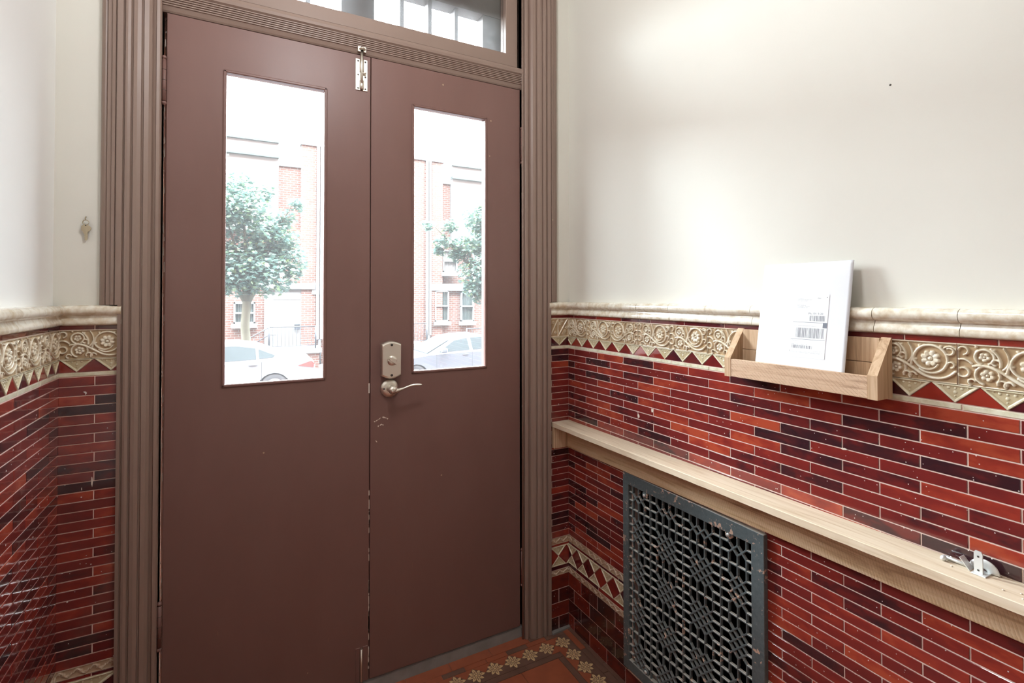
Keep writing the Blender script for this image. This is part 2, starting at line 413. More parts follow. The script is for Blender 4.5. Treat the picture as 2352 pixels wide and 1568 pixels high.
# ---- moulded relief tiles as height fields
def hf_mesh(name, W_, H_, nx, ny, fn, m, clipw=None):
    u = np.linspace(0, W_, nx); v = np.linspace(0, H_, ny); U, V = np.meshgrid(u, v)
    Z = fn(U, V)
    vs = np.stack([U, V, Z], -1).reshape(-1, 3)
    idx = np.arange(nx * ny).reshape(ny, nx)
    fs = np.stack([idx[:-1, :-1], idx[:-1, 1:], idx[1:, 1:], idx[1:, :-1]], -1).reshape(-1, 4)
    # rim down to the wall
    rim = np.concatenate([idx[0, :], idx[1:, -1], idx[-1, -2::-1], idx[-2:0:-1, 0]])
    low = vs[rim].copy(); low[:, 2] = -0.004
    n0 = len(vs); vs = np.concatenate([vs, low]); k = len(rim)
    rf = [(int(rim[i]), n0 + i, n0 + (i + 1) % k, int(rim[(i + 1) % k])) for i in range(k)]
    me = bpy.data.meshes.new(name); me.from_pydata(vs.tolist(), [], fs.tolist() + rf)
    me.polygons.foreach_set('use_smooth', [True] * len(fs) + [False] * len(rf)); me.materials.append(m); me.update()
    return me
def stroke(U, V, pts, w, h):
    """rounded ridge along a polyline; w, h may vary along it"""
    out = np.zeros_like(U); n = len(pts)
    for i in range(n - 1):
        (ax, ay), (bx, by) = pts[i], pts[i + 1]
        w0 = w if not isinstance(w, (list, tuple)) else w[0] + (w[1] - w[0]) * i / (n - 1)
        dx, dy = bx - ax, by - ay; L2 = dx * dx + dy * dy + 1e-12
        tt = np.clip(((U - ax) * dx + (V - ay) * dy) / L2, 0, 1)
        d = np.hypot(U - ax - tt * dx, V - ay - tt * dy)
        out = np.maximum(out, h * np.sqrt(np.clip(1 - (d / w0) ** 2, 0, 1)))
    return out
def arc(cx, cy, r, a0, a1, n=18, r1=None):
    r1 = r if r1 is None else r1
    return [(cx + (r + (r1 - r) * i / n) * math.cos(math.radians(a0 + (a1 - a0) * i / n)), cy + (r + (r1 - r) * i / n) * math.sin(math.radians(a0 + (a1 - a0) * i / n))) for i in range(n + 1)]
def bez(p0, p1, p2, p3, n=14):
    return [tuple((1 - t) ** 3 * a + 3 * t * (1 - t) ** 2 * b + 3 * t * t * (1 - t) * c + t ** 3 * d for a, b, c, d in zip(p0, p1, p2, p3)) for t in [i / n for i in range(n + 1)]]
def flower(U, V, cx, cy, r, h, n=6, ph=0.3):
    d = np.hypot(U - cx, V - cy); th = np.arctan2(V - cy, U - cx) + ph
    pr = r * (0.74 + 0.26 * np.abs(np.cos(th * n / 2)) ** 0.6)
    pet = h * np.clip((pr - d) / (0.18 * r), 0, 1) * (0.55 + 0.45 * np.clip(d / r, 0, 1))
    pet *= 0.78 + 0.22 * np.abs(np.cos(th * n / 2))
    cen = 1.05 * h * np.sqrt(np.clip(1 - (d / (0.24 * r)) ** 2, 0, 1))
    hole = (d > 0.22 * r) & (d < 0.33 * r)
    return np.maximum(np.where(hole, pet * 0.35, pet), cen)
FW, FH = 0.1376, 0.0737
def vine(U, V):
    k = 0.001; H = np.zeros_like(U)
    def S(p, w, h=4.2): 
        nonlocal H
        H = np.maximum(H, stroke(U, V, [(a * k, b * k) for a, b in p], tuple(x * k for x in w) if isinstance(w, (list, tuple)) else w * k, h * k))
    # two small rings with flowers
    S(arc(37, 53, 13, -60, 250), 2.2); S(arc(41, 21.5, 16.5, -40, 250), 2.3)
    # big scroll with flower
    S(arc(97, 42, 26, -130, 190, 30), 2.4); S(arc(97, 42, 26, 190, 320, 16, 15), (2.4, 1.6))
    # diagonal stem and branches
    S(bez((22, 36), (45, 44), (60, 28), (82, 14)), (2.6, 3.2), 4.6); S(bez((82, 14), (98, 4), (120, 4), (134, 22)), (3.2, 1.8), 4.6)
    S(bez((66, 28), (70, 50), (78, 62), (88, 68)), (2.6, 1.2)); S(bez((58, 38), (60, 52), (52, 62), (46, 68)), (2.4, 1.6))
    S(bez((62, 34), (72, 44), (70, 58), (62, 70)), (2.4, 1.0)); S(arc(52, 45, 5, 40, 260), 2.0); S(arc(60, 9, 6, -10, 200), 2.0)
    S(arc(69, 8, 6, 20, 220), 2.2); S(arc(8, 62, 7, -80, 170), 1.9); S(arc(8, 24, 8, -150, 120), 2.0); S(bez((2, 46), (10, 50), (16, 44), (20, 40)), 1.8)
    S(arc(126, 58, 6, -120, 120), 1.9); S(bez((118, 64), (126, 70), (132, 68), (136, 62)), 1.7); S(arc(128, 34, 5, -90, 160), 1.8); S(arc(20, 8, 5, 20, 250), 1.8)
    for c in ((50, 66), (80, 66), (113, 66), (122, 46), (74, 40), (88, 10), (112, 8), (26, 70), (56, 24), (30, 38)):
        H = np.maximum(H, stroke(U, V, [(c[0] * k, c[1] * k)] * 2, 2.6 * k, 3.2 * k))
    H = np.maximum(H, flower(U, V, 37 * k, 53 * k, 8.6 * k, 4.4 * k, 5)); H = np.maximum(H, flower(U, V, 41 * k, 21.5 * k, 11 * k, 4.8 * k, 6))
    H = np.maximum(H, flower(U, V, 97 * k, 43 * k, 16.5 * k, 5.4 * k, 8))
    e = np.minimum(np.minimum(U, FW - U), np.minimum(V, FH - V)); H = np.maximum(H, np.where(e < 0.0016, 0.0030, 0))
    return H * np.clip(e / 0.0008, 0.25, 1) + 0.0003
vine_me = hf_mesh('frieze_tile', FW - 0.0012, FH, 138, 76, vine, M_frieze)
vine_me2 = hf_mesh('frieze_tile', FW - 0.0012, FH, 138, 76, lambda U, V: vine(FW - U, V), M_frieze)
def put_frieze(parent, W, u, me, v=1.1300): link('frieze_tile', me, None, parent, W @ Matrix.Translation((u + 0.0006, v, 0.0013)))
for k in range(17):
    u = -0.0141 + FW * k
    if k == 0:
        me0 = hf_mesh('frieze_tile', FW - 0.0155, FH, 122, 76, lambda U, V: vine(U + 0.0145, V), M_frieze)
        link('frieze_tile', me0, None, wall_right, W_R @ Matrix.Translation((0.0006, 1.13, 0.0013)))
    else: put_frieze(wall_right, W_R, u, vine_me2 if k == 2 else vine_me)
for k in range(12): put_frieze(wall_left, W_L, -FW * (k + 1), vine_me)
put_frieze(wall_back, W_B, XL + 0.001, vine_me)
def lattice(U, V):
    k = 0.001; H = np.zeros_like(U) + 0.0004
    for p in (((0, 4), (36, 70)), ((36, 2), (82, 72)), ((36, 2), (36, 72)), ((0, 2), (85, 2)), ((0, 71), (85, 71)), ((84, 2), (84, 72)), ((1, 2), (1, 72))):
        H = np.maximum(H, stroke(U, V, [(a * k, b * k) for a, b in p], 3.0 * k, 3.6 * k))
    for c in ((14, 56), (24, 18), (46, 52), (68, 22), (54, 62), (76, 36), (60, 12)):
        H = np.maximum(H, flower(U, V, c[0] * k, c[1] * k, 7 * k, 3.4 * k, 5))
    return H
link('frieze_tile', hf_mesh('frieze_tile', 0.0855, FH, 84, 74, lattice, M_frieze), None, wall_back, W_B @ Matrix.Translation((1.0508, 1.13, 0.0013)))
# relief leaf strips of the lower border
def leafy(U, V):
    k = 0.001; H = np.zeros_like(U) + 0.0003; hh = V.max()
    ph = (U * 1000) % 34
    for off in (0, 34):
        H = np.maximum(H, stroke(ph * k, V, [((2 + 30 * i / 8 - off) * k, hh * (0.5 + 0.30 * math.sin(i / 8 * 6.28))) for i in range(9)], 1.8 * k, 2.8 * k))
    for c, f in (((9, 0.75)), ((25, 0.25)), ((17, 0.5))):
        H = np.maximum(H, flower(ph * k, V, c * k, hh * f, 4.6 * k, 3.0 * k, 5))
    e = np.minimum(V, hh - V)
    return np.maximum(H, np.where(e < 0.0012, 0.0022, 0))
_leaf = {}
def leafstrip(parent, W, a, b, v0, v1):
    n = max(1, round((b - a) / 0.137)); L = (b - a) / n
    key = (round(L, 3), round(v1 - v0, 3))
    if key not in _leaf: _leaf[key] = hf_mesh('leaf_strip_tile', L - 0.001, v1 - v0 - 0.0012, max(8, int(L * 850)), 18, leafy, M_leafstrip)
    for i in range(n): link('leaf_strip_tile', _leaf[key], None, parent, W @ Matrix.Translation((a + i * L, v0 + 0.0006, 0.0013)))
for v0, v1 in ((0.3303, 0.355), (0.2098, 0.2314)):
    leafstrip(wall_right, W_R, 0.001, G0 + 0.008, v0, v1); leafstrip(wall_right, W_R, G1 - 0.008, U_FAR, v0, v1)
    leafstrip(wall_left, W_L, -1.65, -0.001, v0, v1); leafstrip(wall_back, W_B, XL + 0.001, -0.287, v0, v1); leafstrip(wall_back, W_B, 1.05, XR - 0.001, v0, v1)

# triangles and diamonds
def tri_relief(w, h, lo=None, hi=None, down=True, m=None):
    """triangle tile, base up (apex down) with raised border and small leaf in the middle; optional clip lo..hi in local u"""
    s = -1 if down else 1
    P = [(-w / 2, 0), (w / 2, 0), (0, s * h)]
    def inset(f): cx, cyy = 0, s * h / 3; return [(cx + (x - cx) * f, cyy + (y - cyy) * f) for x, y in P]
    b = MB(); L = [(p, -0.004) for p in P] + [(p, 0.0026) for p in inset(0.985)] + [(p, 0.0036) for p in inset(0.93)] + [(p, 0.0034) for p in inset(0.80)] + [(p, 0.0010) for p in inset(0.68)]
    vs = [(p[0], p[1], z) for p, z in L]
    fs = [(a + i, a + (i + 1) % 3, a + 3 + (i + 1) % 3, a + 3 + i) for a in (0, 3, 6, 9) for i in range(3)] + [(12, 13, 14)]
    b.add(vs, fs)
    for (x, y, r) in ((0, 0.42, .11), (-0.14, 0.2, .09), (0.14, 0.2, .09), (0, 0.2, .07), (0, 0.62, .06), (-0.26, 0.12, .05), (0.26, 0.12, .05)):
        cx, cyy = x * w, s * y * h; R = r * h
        ring = [(cx + R * math.cos(a), cyy + R * math.sin(a), 0.001) for a in [k * math.pi / 3 for k in range(6)]]
        b.add(ring + [(cx, cyy, 0.0034)], [(i, (i + 1) % 6, 6) for i in range(6)], True)
    me = b.mesh('triangle_tile'); me.materials.append(M_tri)
    if lo is not None:
        bm = bmesh.new(); bm.from_mesh(me)
        for x, sgn in ((lo, -1), (hi, 1)):
            bmesh.ops.bisect_plane(bm, geom=list(bm.verts) + list(bm.edges) + list(bm.faces), plane_co=(x, 0, 0), plane_no=(sgn, 0, 0), clear_outer=True)
        bm.to_mesh(me); bm.free()
    return me
def flat_poly(poly, m, c=0.0008):
    cx = sum(p[0] for p in poly) / len(poly); cyy = sum(p[1] for p in poly) / len(poly); n = len(poly)
    ins = lambda f: [(cx + (x - cx) * f, cyy + (y - cyy) * f) for x, y in poly]
    b = MB(); vs = [(x, y, -0.004) for x, y in ins(.97)] + [(x, y, 0.0016) for x, y in ins(.97)] + [(x, y, 0.0024) for x, y in ins(.93)]
    b.add(vs, [(a + i, a + (i + 1) % n, a + n + (i + 1) % n, a + n + i) for a in (0, n) for i in range(n)] + [tuple(range(2 * n, 3 * n))])
    me = b.mesh('tile'); me.materials.append(m); return me
def band(parent, W, lo, hi, c0, pitch, vtop, vbot, kind, cut=None):
    h = vtop - vbot; T = {}
    def clipped(maker, c, w):
        a, b = max(lo, c - w / 2) - c, min(hi, c + w / 2) - c
        if cut:
            if c - w / 2 < cut[0] < c + w / 2: b = min(b, cut[0] - c)
            elif c - w / 2 < cut[1] < c + w / 2: a = max(a, cut[1] - c)
            elif cut[0] < c < cut[1]: return None
        if b - a < 0.006: return None
        key = (maker, round(a, 4), round(b, 4))
        if key not in T: T[key] = maker(w, a, b)
        return T[key]
    def clip(me, a, b):
        bm = bmesh.new(); bm.from_mesh(me)
        for x, sg in ((a, -1), (b, 1)): bmesh.ops.bisect_plane(bm, geom=list(bm.verts) + list(bm.edges) + list(bm.faces), plane_co=(x, 0, 0), plane_no=(sg, 0, 0), clear_outer=True)
        bm.to_mesh(me); bm.free(); return me
    td = lambda w, a, b: tri_relief(w, h if kind == 'tri' else h / 2, a, b, True)
    tu = lambda w, a, b: tri_relief(w, h / 2, a, b, False)
    dk = lambda w, a, b: clip(flat_poly([(-w / 2, -h), (w / 2, -h), (0, 0)], M_maroon), a, b)
    dm = lambda w, a, b: clip(flat_poly([(-w / 2, 0), (0, -h / 2), (w / 2, 0), (0, h / 2)], M_maroon), a, b)
    n0 = math.floor((lo - c0) / pitch) - 1; n1 = math.ceil((hi - c0) / pitch) + 1
    for k in range(n0, n1 + 1):
        c = c0 + k * pitch
        me = clipped(td, c, pitch)
        if me: link('triangle_tile', me, None, parent, W @ Matrix.Translation((c, vtop, 0.0009)))
        if kind == 'tri':
            me = clipped(dk, c + pitch / 2, pitch)
            if me: link('maroon_triangle_tile', me, None, parent, W @ Matrix.Translation((c + pitch / 2, vtop, 0.0006)))
        else:
            me = clipped(tu, c, pitch)
            if me: link('triangle_tile', me, None, parent, W @ Matrix.Translation((c, vbot, 0.0009)))
            me = clipped(dm, c + pitch / 2, pitch)
            if me: link('diamond_tile', me, None, parent, W @ Matrix.Translation((c + pitch / 2, (vtop + vbot) / 2, 0.0006)))
CUT = (G0 + 0.008, G1 - 0.008)
band(wall_right, W_R, 0.001, U_FAR, 0.0225, 0.07047, 1.1298, 1.0970, 'tri')
band(wall_left, W_L, -1.65, -0.001, -0.032, 0.0587, 1.1298, 1.0970, 'tri')
band(wall_back, W_B, XL + 0.001, -0.287, -0.3705, 0.0695, 1.1298, 1.0970, 'tri')
band(wall_back, W_B, 1.052, XR - 0.001, 1.0925, 0.074, 1.1298, 1.0970, 'tri')
band(wall_right, W_R, 0.001, U_FAR, 0.024, 0.0706, 0.3207, 0.2467, 'dia', CUT)
band(wall_left, W_L, -1.65, -0.001, -0.03, 0.0706, 0.3207, 0.2467, 'dia')
band(wall_back, W_B, XL + 0.001, -0.287, -0.335, 0.12, 0.3207, 0.2467, 'dia')
band(wall_back, W_B, 1.052, XR - 0.001, 1.087, 0.0706, 0.3207, 0.2467, 'dia')

# cornice of moulded cap tiles
CP = [(-0.02, 1.2165), (0.009, 1.2165), (0.0115, 1.2195), (0.0105, 1.227), (0.007, 1.233), (0.0045, 1.238), (0.0045, 1.2405), (0.0085, 1.2412), (0.0135, 1.2435), (0.0170, 1.2480), (0.0180, 1.2535), (0.0168, 1.2590), (0.0130, 1.2635), (0.006, 1.2662), (-0.02, 1.2668)]
def cap(L):
    b = MB(); n = len(CP); d = 0.0006
    vs = [(x, v, w) for x in (d, L - d) for w, v in CP]
    b.add(vs, [(i, i + 1, n + i + 1, n + i) for i in range(n - 1)], True)
    b.add(vs, [tuple(range(n)), tuple(reversed(range(n, 2 * n)))])
    me = b.mesh('cornice_tile'); me.materials.append(M_cream); return me
def caps(parent, W, pts):
    for p, q in zip(pts, pts[1:]): link('cornice_tile', cap(q - p), None, parent, W @ Matrix.Translation((p, 0, random.uniform(-0.0006, 0.0006))))
caps(wall_right, W_R, [0.0, 0.0754, 0.128, 0.2658, 0.4036, 0.5414, 0.679, 0.817, 0.9548, 1.0926, 1.2304, 1.3682, 1.506, 1.6438, 1.7816, 1.9194, 2.0572, U_FAR])
caps(wall_left, W_L, [-1.65, -1.51, -1.37, -1.23, -1.09, -0.95, -0.82, -0.69, -0.56, -0.43, -0.29, -0.15, -0.0])
caps(wall_back, W_B, [XL - 0.0, -0.279]); caps(wall_back, W_B, [1.0395, XR])
# the tiling goes on past the edge of the photo
def more_tiles(parent, W, lo, hi, blo, bhi):
    b = MB()
    def bx(u0_, u1_, v0, v1): b.add([(u, v, w) for w in (-0.004, 0.0025) for v in (v0, v1) for u in (u0_, u1_)], [(4, 5, 7, 6), (0, 1, 5, 4), (2, 6, 7, 3), (0, 4, 6, 2), (1, 3, 7, 5)])
    for i in range(ROWS):
        v1 = Z_HI - i * RP; v0 = v1 - RP
        u = (0.0445 if i % 2 == 0 else 0.1155) + A * 9 - 0.14 * 0 if lo > 0 else (-0.139 if i % 2 == 0 else -0.069) - A * 22
        while u < hi:
            a, c = max(u, lo), min(u + A, hi)
            if c - a > 0.01: bx(a + 0.001, c - 0.001, v0 + 0.001, v0 + RP - 0.001)
            u += A
    for r in range(4):
        u = lo - (0.05 if r % 2 else 0)
        while u < hi:
            a, c = max(u, lo), min(u + 0.098, hi)
            if c - a > 0.01: bx(a + 0.001, c - 0.001, BIG[r] + 0.001, BIG[r + 1] - 0.001)
            u += 0.098
    o = link('tile_field', b.mesh('tile_field', False), M_tile, parent, W); o['kind'] = 'stuff'
    b2 = MB()
    for v0, v1 in ((1.085, 1.0965), (1.0975, 1.2037), (0.2098, 0.355)):
        b2.add([(u, v, w) for w in (-0.004, 0.003) for v in (v0, v1) for u in (blo, bhi)], [(4, 5, 7, 6), (0, 1, 5, 4), (2, 6, 7, 3), (0, 4, 6, 2), (1, 3, 7, 5)])
    n = len(CP); vs = [(x, v, w) for x in (blo, bhi) for w, v in CP]; b2.add(vs, [(i, i + 1, n + i + 1, n + i) for i in range(n - 1)])
    part('border_run', b2, M_cream, parent, W)
more_tiles(wall_right, W_R, U_END, -YBACK, U_FAR, -YBACK); more_tiles(wall_left, W_L, YBACK, -0.42, YBACK, -1.65)

# small blemishes on the walls
part('nail_hole', MB().lathe([(0.0022, -0.002), (0.0020, 0.0006), (0.0006, 0.0010)], (1.1154, 1.7153, -PL), 'z', 8), M_hole, wall_right, W_R)
def smear(parent, W, u, v, a_, b_, n=9):
    pts = [(u + a_ * random.uniform(0.6, 1.2) * math.cos(2 * math.pi * k / n), v + b_ * random.uniform(0.6, 1.2) * math.sin(2 * math.pi * k / n)) for k in range(n)]
    part('paint_smear', MB().prism(pts, 0.0010, 0.0032), M_chip, parent, W)
smear(wall_back, W_B, -0.3375, 0.8156, 0.0022, 0.016); smear(wall_back, W_B, -0.3580, 0.8010, 0.0010, 0.004)
smear(wall_right, W_R, 0.4619, 0.9319, 0.0050, 0.0070); smear(wall_right, W_R, 0.3991, 0.9011, 0.0050, 0.0075); smear(wall_right, W_R, 1.0295, 0.9637, 0.0060, 0.0022)
# ------------------------------------------------------------------ floor
floor = link('floor', MB().box(XL - 0.35, XR + 0.35, YBACK - 0.1, 0.32, -0.1, -0.0025).mesh('floor'), M_floorgrout)
tag(floor, 'red and brown encaustic tile floor with buff flower border', 'floor', kind='structure')
def ftile(name, x0, x1, y0, y1, m, z=0.0):
    return part(name, MB().cbox(x0 + 0.0008, x1 - 0.0008, y0 + 0.0008, y1 - 0.0008, -0.01, z, 0.0006), m, floor)
FX, FY = XR - 0.0765, -0.0690; P7 = 0.0704; by0_ = FY - P7 / 2
# thin edging along right wall and back
y = -0.002
while y > -0.75:
    ftile('edging_tile', XR - 0.0165, XR + 0.002, y - 0.11, y, M_floor2); y -= 0.11
y = -0.002
while y > -0.75:
    ftile('edging_tile', XR - 0.0405, XR - 0.0165, y - 0.13, y, M_floor1 if int(-y * 20) % 3 == 0 else M_floor2); y -= 0.13
x = XR - 0.0405
while x > -0.3:
    ftile('edging_tile', x - 0.082, x, -0.0325, -0.0100, M_floor2 if (int(x * 40) % 2) else M_floor1); x -= 0.082
x = 0.955
while x > -0.2:
    ftile('edging_tile', x - 0.155, x, -0.0100, 0.0345, M_floor1); x -= 0.155
ftile('edging_tile', 0.955, XR - 0.0405, -0.0100, 0.010, M_floor2)
# flower band: diamonds between half diamonds
def diamond(cx, cyy, r, m, name):
    part(name, MB().prism([(cx - r, cyy), (cx, cyy - r), (cx + r, cyy), (cx, cyy + r)], -0.01, 0.0), m, floor)
def star(n=8):
    pts = []
    for k in range(n):
        a = k * 2 * math.pi / n; R = 0.0325 if k % 2 == 0 else 0.0285
        pts += [(0.0155 * math.cos(a - 0.39), 0.0155 * math.sin(a - 0.39)), (R * 0.80 * math.cos(a - 0.20), R * 0.80 * math.sin(a - 0.20)), (R * math.cos(a), R * math.sin(a)), (R * 0.80 * math.cos(a + 0.20), R * 0.80 * math.sin(a + 0.20))]
    return pts
star_b = MB().prism(star(), 0.0, 0.0005); star_me = star_b.mesh('flower_inlay'); star_me.materials.append(M_floorcream)
leafb = MB()
for k in range(8):
    a = k * math.pi / 4; L0, L1 = 0.004, 0.020 if k % 2 == 0 else 0.016
    for off, wd in ((0.0, 0.0012),):
        c, s_ = math.cos(a), math.sin(a)
        leafb.prism([(L0 * c - wd * -s_, L0 * s_ - wd * c), (L1 * c - wd * -s_, L1 * s_ - wd * c), ((L1 + .002) * c, (L1 + .002) * s_), (L1 * c + wd * -s_, L1 * s_ + wd * c), (L0 * c + wd * -s_, L0 * s_ + wd * c)], 0.0005, 0.0008)
    a2 = a + math.pi / 8; c, s_ = math.cos(a2), math.sin(a2)
    leafb.prism([(0.0125 * c + 0.002 * s_, 0.0125 * s_ - 0.002 * c), (0.0185 * c, 0.0185 * s_), (0.0125 * c - 0.002 * s_, 0.0125 * s_ + 0.002 * c)], 0.0005, 0.0008)
leaf_me = leafb.mesh('flower_vein'); leaf_me.materials.append(M_floor2)
def ftile_flower(cx, cyy):
    r = P7 / 2
    t_ = part('flower_tile', MB().prism([(-r, 0), (0, -r), (r, 0), (0, r)], -0.01, 0.0), M_floor2, floor, Matrix.Translation((cx, cyy, 0)))
    link('flower_inlay', star_me, None, t_); link('flower_vein', leaf_me, None, t_)
def half(cx, cyy, dx, dy):
    r = P7 / 2 - 0.0006
    pts = [(cx - r, cyy), (cx + r, cyy), (cx, cyy + dy * r)] if dy else [(cx, cyy - r), (cx, cyy + r), (cx + dx * r, cyy)]
    part('half_tile', MB().prism(pts, -0.01, 0.0), M_floor2 if dy > 0 or dx < 0 else M_floor1, floor)
for k in range(15):
    cx = FX - k * P7
    ftile_flower(cx, FY)
    half(cx - P7 / 2, FY + P7 / 2, 0, -1)
    if k > 0: half(cx - P7 / 2, FY - P7 / 2, 0, 1)
for k in range(1, 9):
    cyy = FY - k * P7
    ftile_flower(FX, cyy); half(FX + P7 / 2, cyy + P7 / 2, -1, 0)
    if k > 1: half(FX - P7 / 2, cyy + P7 / 2, 1, 0)
part('corner_tile', MB().prism([(FX - P7 / 2, FY - .001), (FX - P7 + .001, FY - P7 / 2 + .0005), (FX - P7 / 2 + .0005, FY - P7 / 2 + .0005), (FX - P7 / 2 + .0005, FY - P7 + .001), (FX - .001, FY - P7 / 2)], -0.01, 0.0), M_floor1, floor)
part('band_bed', MB().box(XL, XR - 0.0405, by0_, FY + P7 / 2, -0.01, -0.0012).box(FX - P7 / 2, FX + P7 / 2, -0.75, FY, -0.01, -0.0012), M_floor2, floor)
part('corner_tile', MB().prism([(FX + P7 / 2, FY + P7 / 2), (FX, FY + P7 / 2), (FX + P7 / 2, FY)], -0.01, 0.0), M_floor2, floor)
# inner edging and the plain field
bx1 = FX - P7 / 2; by1 = FY - P7 / 2
x = bx1
while x > -0.3: ftile('edging_tile', x - 0.15, x, by1 - 0.024, by1, M_floor2); x -= 0.15
y = by1 - 0.024
while y > -0.75: ftile('edging_tile', bx1 - 0.024, bx1, y - 0.15, y, M_floor2); y -= 0.15
for i in range(8):
    for j in range(4):
        x1_, y1_ = bx1 - 0.024 - i * 0.152, by1 - 0.024 - j * 0.152
        if x1_ > XL: ftile('field_tile', x1_ - 0.152, x1_, y1_ - 0.152, y1_, M_floor1)
part('plain_floor', MB().box(XL, XR, YBACK, -0.76, -0.01, -0.0005), M_floor1, floor)
# mortar heap line along the back wall right of the casing, threshold
part('mortar_fillet', MB().prism([(1.05, 0.0), (XR, 0.0), (XR, -0.012), (1.10, -0.017), (1.05, -0.020)], -0.002, 0.006), M_stone, floor)
o = link('threshold', MB().prism([(0.030, -0.01), (0.034, 0.032), (0.042, 0.039), (0.22, 0.039), (0.22, -0.01)], -0.20, 0.957, lambda a, b, h: (h, a, b)).mesh('threshold'), M_stone)
tag(o, 'worn grey stone threshold under the brown double door', 'threshold', kind='structure')

# ------------------------------------------------------------------ door casing, transom
XC = 0.3725                      # middle of the doorway
trim = thing('trim_1', 'fluted brown wooden casing around the double door', 'door frame', kind='structure')
# profile from inner edge outwards: (distance from inner edge, room-side y)
PR = [(0.0, 0.060), (0.0, 0.012), (0.003, 0.008), (0.010, 0.006), (0.012, 0.010), (0.018, 0.012), (0.020, 0.004), (0.026, -0.002), (0.036, -0.005), (0.0375, -0.001), (0.0405, -0.001), (0.042, -0.007),
      (0.050, -0.010), (0.058, -0.010), (0.0595, -0.005), (0.062, -0.005), (0.064, -0.010), (0.070, -0.0125), (0.075, -0.012), (0.0765, -0.007), (0.079, -0.007), (0.080, -0.013), (0.092, -0.015), (0.0925, -0.010),
      (0.0945, -0.010), (0.0955, -0.014), (0.102, -0.013), (0.104, -0.008), (0.112, -0.009), (0.1135, -0.004), (0.118, -0.006), (0.124, -0.002), (0.128, 0.006), (0.128, 0.060)]
XI_L, XI_R = -0.2005, 0.9455
def cutp(pr, dmax):
    out = [p for p in pr if p[0] < dmax - 1e-5 and not (p == pr[-1])]
    return out + [(dmax, out[-1][1]), (dmax, 0.060)]
PRR = [(d * 1.105, yy) for d, yy in PR]
cl = part('casing', MB().prism([(XI_L - d, yy) for d, yy in cutp(PR, 0.0872)], 0.0, 1.2672).prism([(XI_L - d, yy) for d, yy in PR], 1.2672, 2.95), M_casing, trim, label='left fluted upright')
cr = part('casing', MB().prism([(XI_R + d, yy) for d, yy in cutp(PRR, 0.1040)], 0.0, 1.2672).prism([(XI_R + d, yy) for d, yy in PRR], 1.2672, 2.95), M_casing, trim, label='right fluted upright')
part('jamb', MB().box(-0.2155, -0.2005, 0.03, 0.28, 0.0, 2.66), M_casing, trim); part('jamb', MB().box(0.9455, 0.966, 0.03, 0.28, 0.0, 2.66), M_casing, trim)
part('door_stop', MB().box(-0.2005, -0.1700, 0.084, 0.11, 0.04, 2.08), M_casing, trim); part('door_stop', MB().box(0.915, 0.9455, 0.084, 0.11, 0.04, 2.08), M_casing, trim)
part('bead', MB().tube([(0.9405, 0.018, 0.0), (0.9405, 0.018, 2.66)], 0.0045, 8), M_casing, trim)
# outer corner overlap of the tiled dado hides the casing edge below the cornice (as built)
transom = thing('window_1', 'dusty transom window in a brown sash above the double door', 'window', kind='structure')
TB = [(0.10, 2.083), (0.034, 2.083), (0.030, 2.087)]
zz = 2.097
while zz < 2.130:
    TB += [(0.024, zz), (0.020, zz + 0.0012), (0.020, zz + 0.0040), (0.024, zz + 0.0052)]; zz += 0.0064
TB += [(0.022, 2.134), (0.016, 2.138), (0.014, 2.146), (0.016, 2.156), (0.026, 2.160), (0.030, 2.163), (0.10, 2.163)]
part('transom_bar', MB().prism(TB, -0.2005, 0.9455, lambda a, b, h: (h, a, b)), M_casing, transom)
part('bottom_rail', MB().cbox(-0.1935, 0.9255, 0.034, 0.08, 2.1645, 2.212, 0.002), M_casing, transom)
part('stile', MB().cbox(0.8775, 0.9270, 0.0345, 0.08, 2.1640, 2.66, 0.002), M_casing, transom)
part('stile', MB().cbox(-0.1950, -0.1455, 0.0345, 0.08, 2.1640, 2.66, 0.002), M_casing, transom)
part('top_rail', MB().cbox(-0.1935, 0.9255, 0.034, 0.08, 2.600, 2.66, 0.002), M_casing, transom)
part('pane', MB().box(-0.1455, 0.8775, 0.058, 0.062, 2.212, 2.60), M_glass_dusty, transom)
# outer wooden screen beyond the glass
part('outer_post', MB().box(0.293, 0.405, 0.135, 0.185, 2.14, 2.66), M_outerwood, transom); part('outer_post', MB().box(0.827, 0.946, 0.135, 0.185, 2.14, 2.66), M_outerwood, transom)
part('outer_post', MB().box(-0.2, -0.13, 0.135, 0.185, 2.14, 2.66), M_outerwood, transom)
part('outer_rail', MB().box(-0.2, 0.946, 0.130, 0.19, 2.394, 2.66), M_outerwood, transom); part('outer_rail', MB().box(-0.2, 0.946, 0.130, 0.19, 2.10, 2.20), M_outerwood, transom)
for xb in (-0.026, 0.08, 0.187, 0.506, 0.612, 0.718): part('glazing_bar', MB().box(xb - 0.0075, xb + 0.0075, 0.14, 0.18, 2.2, 2.394), M_outerwood, transom)

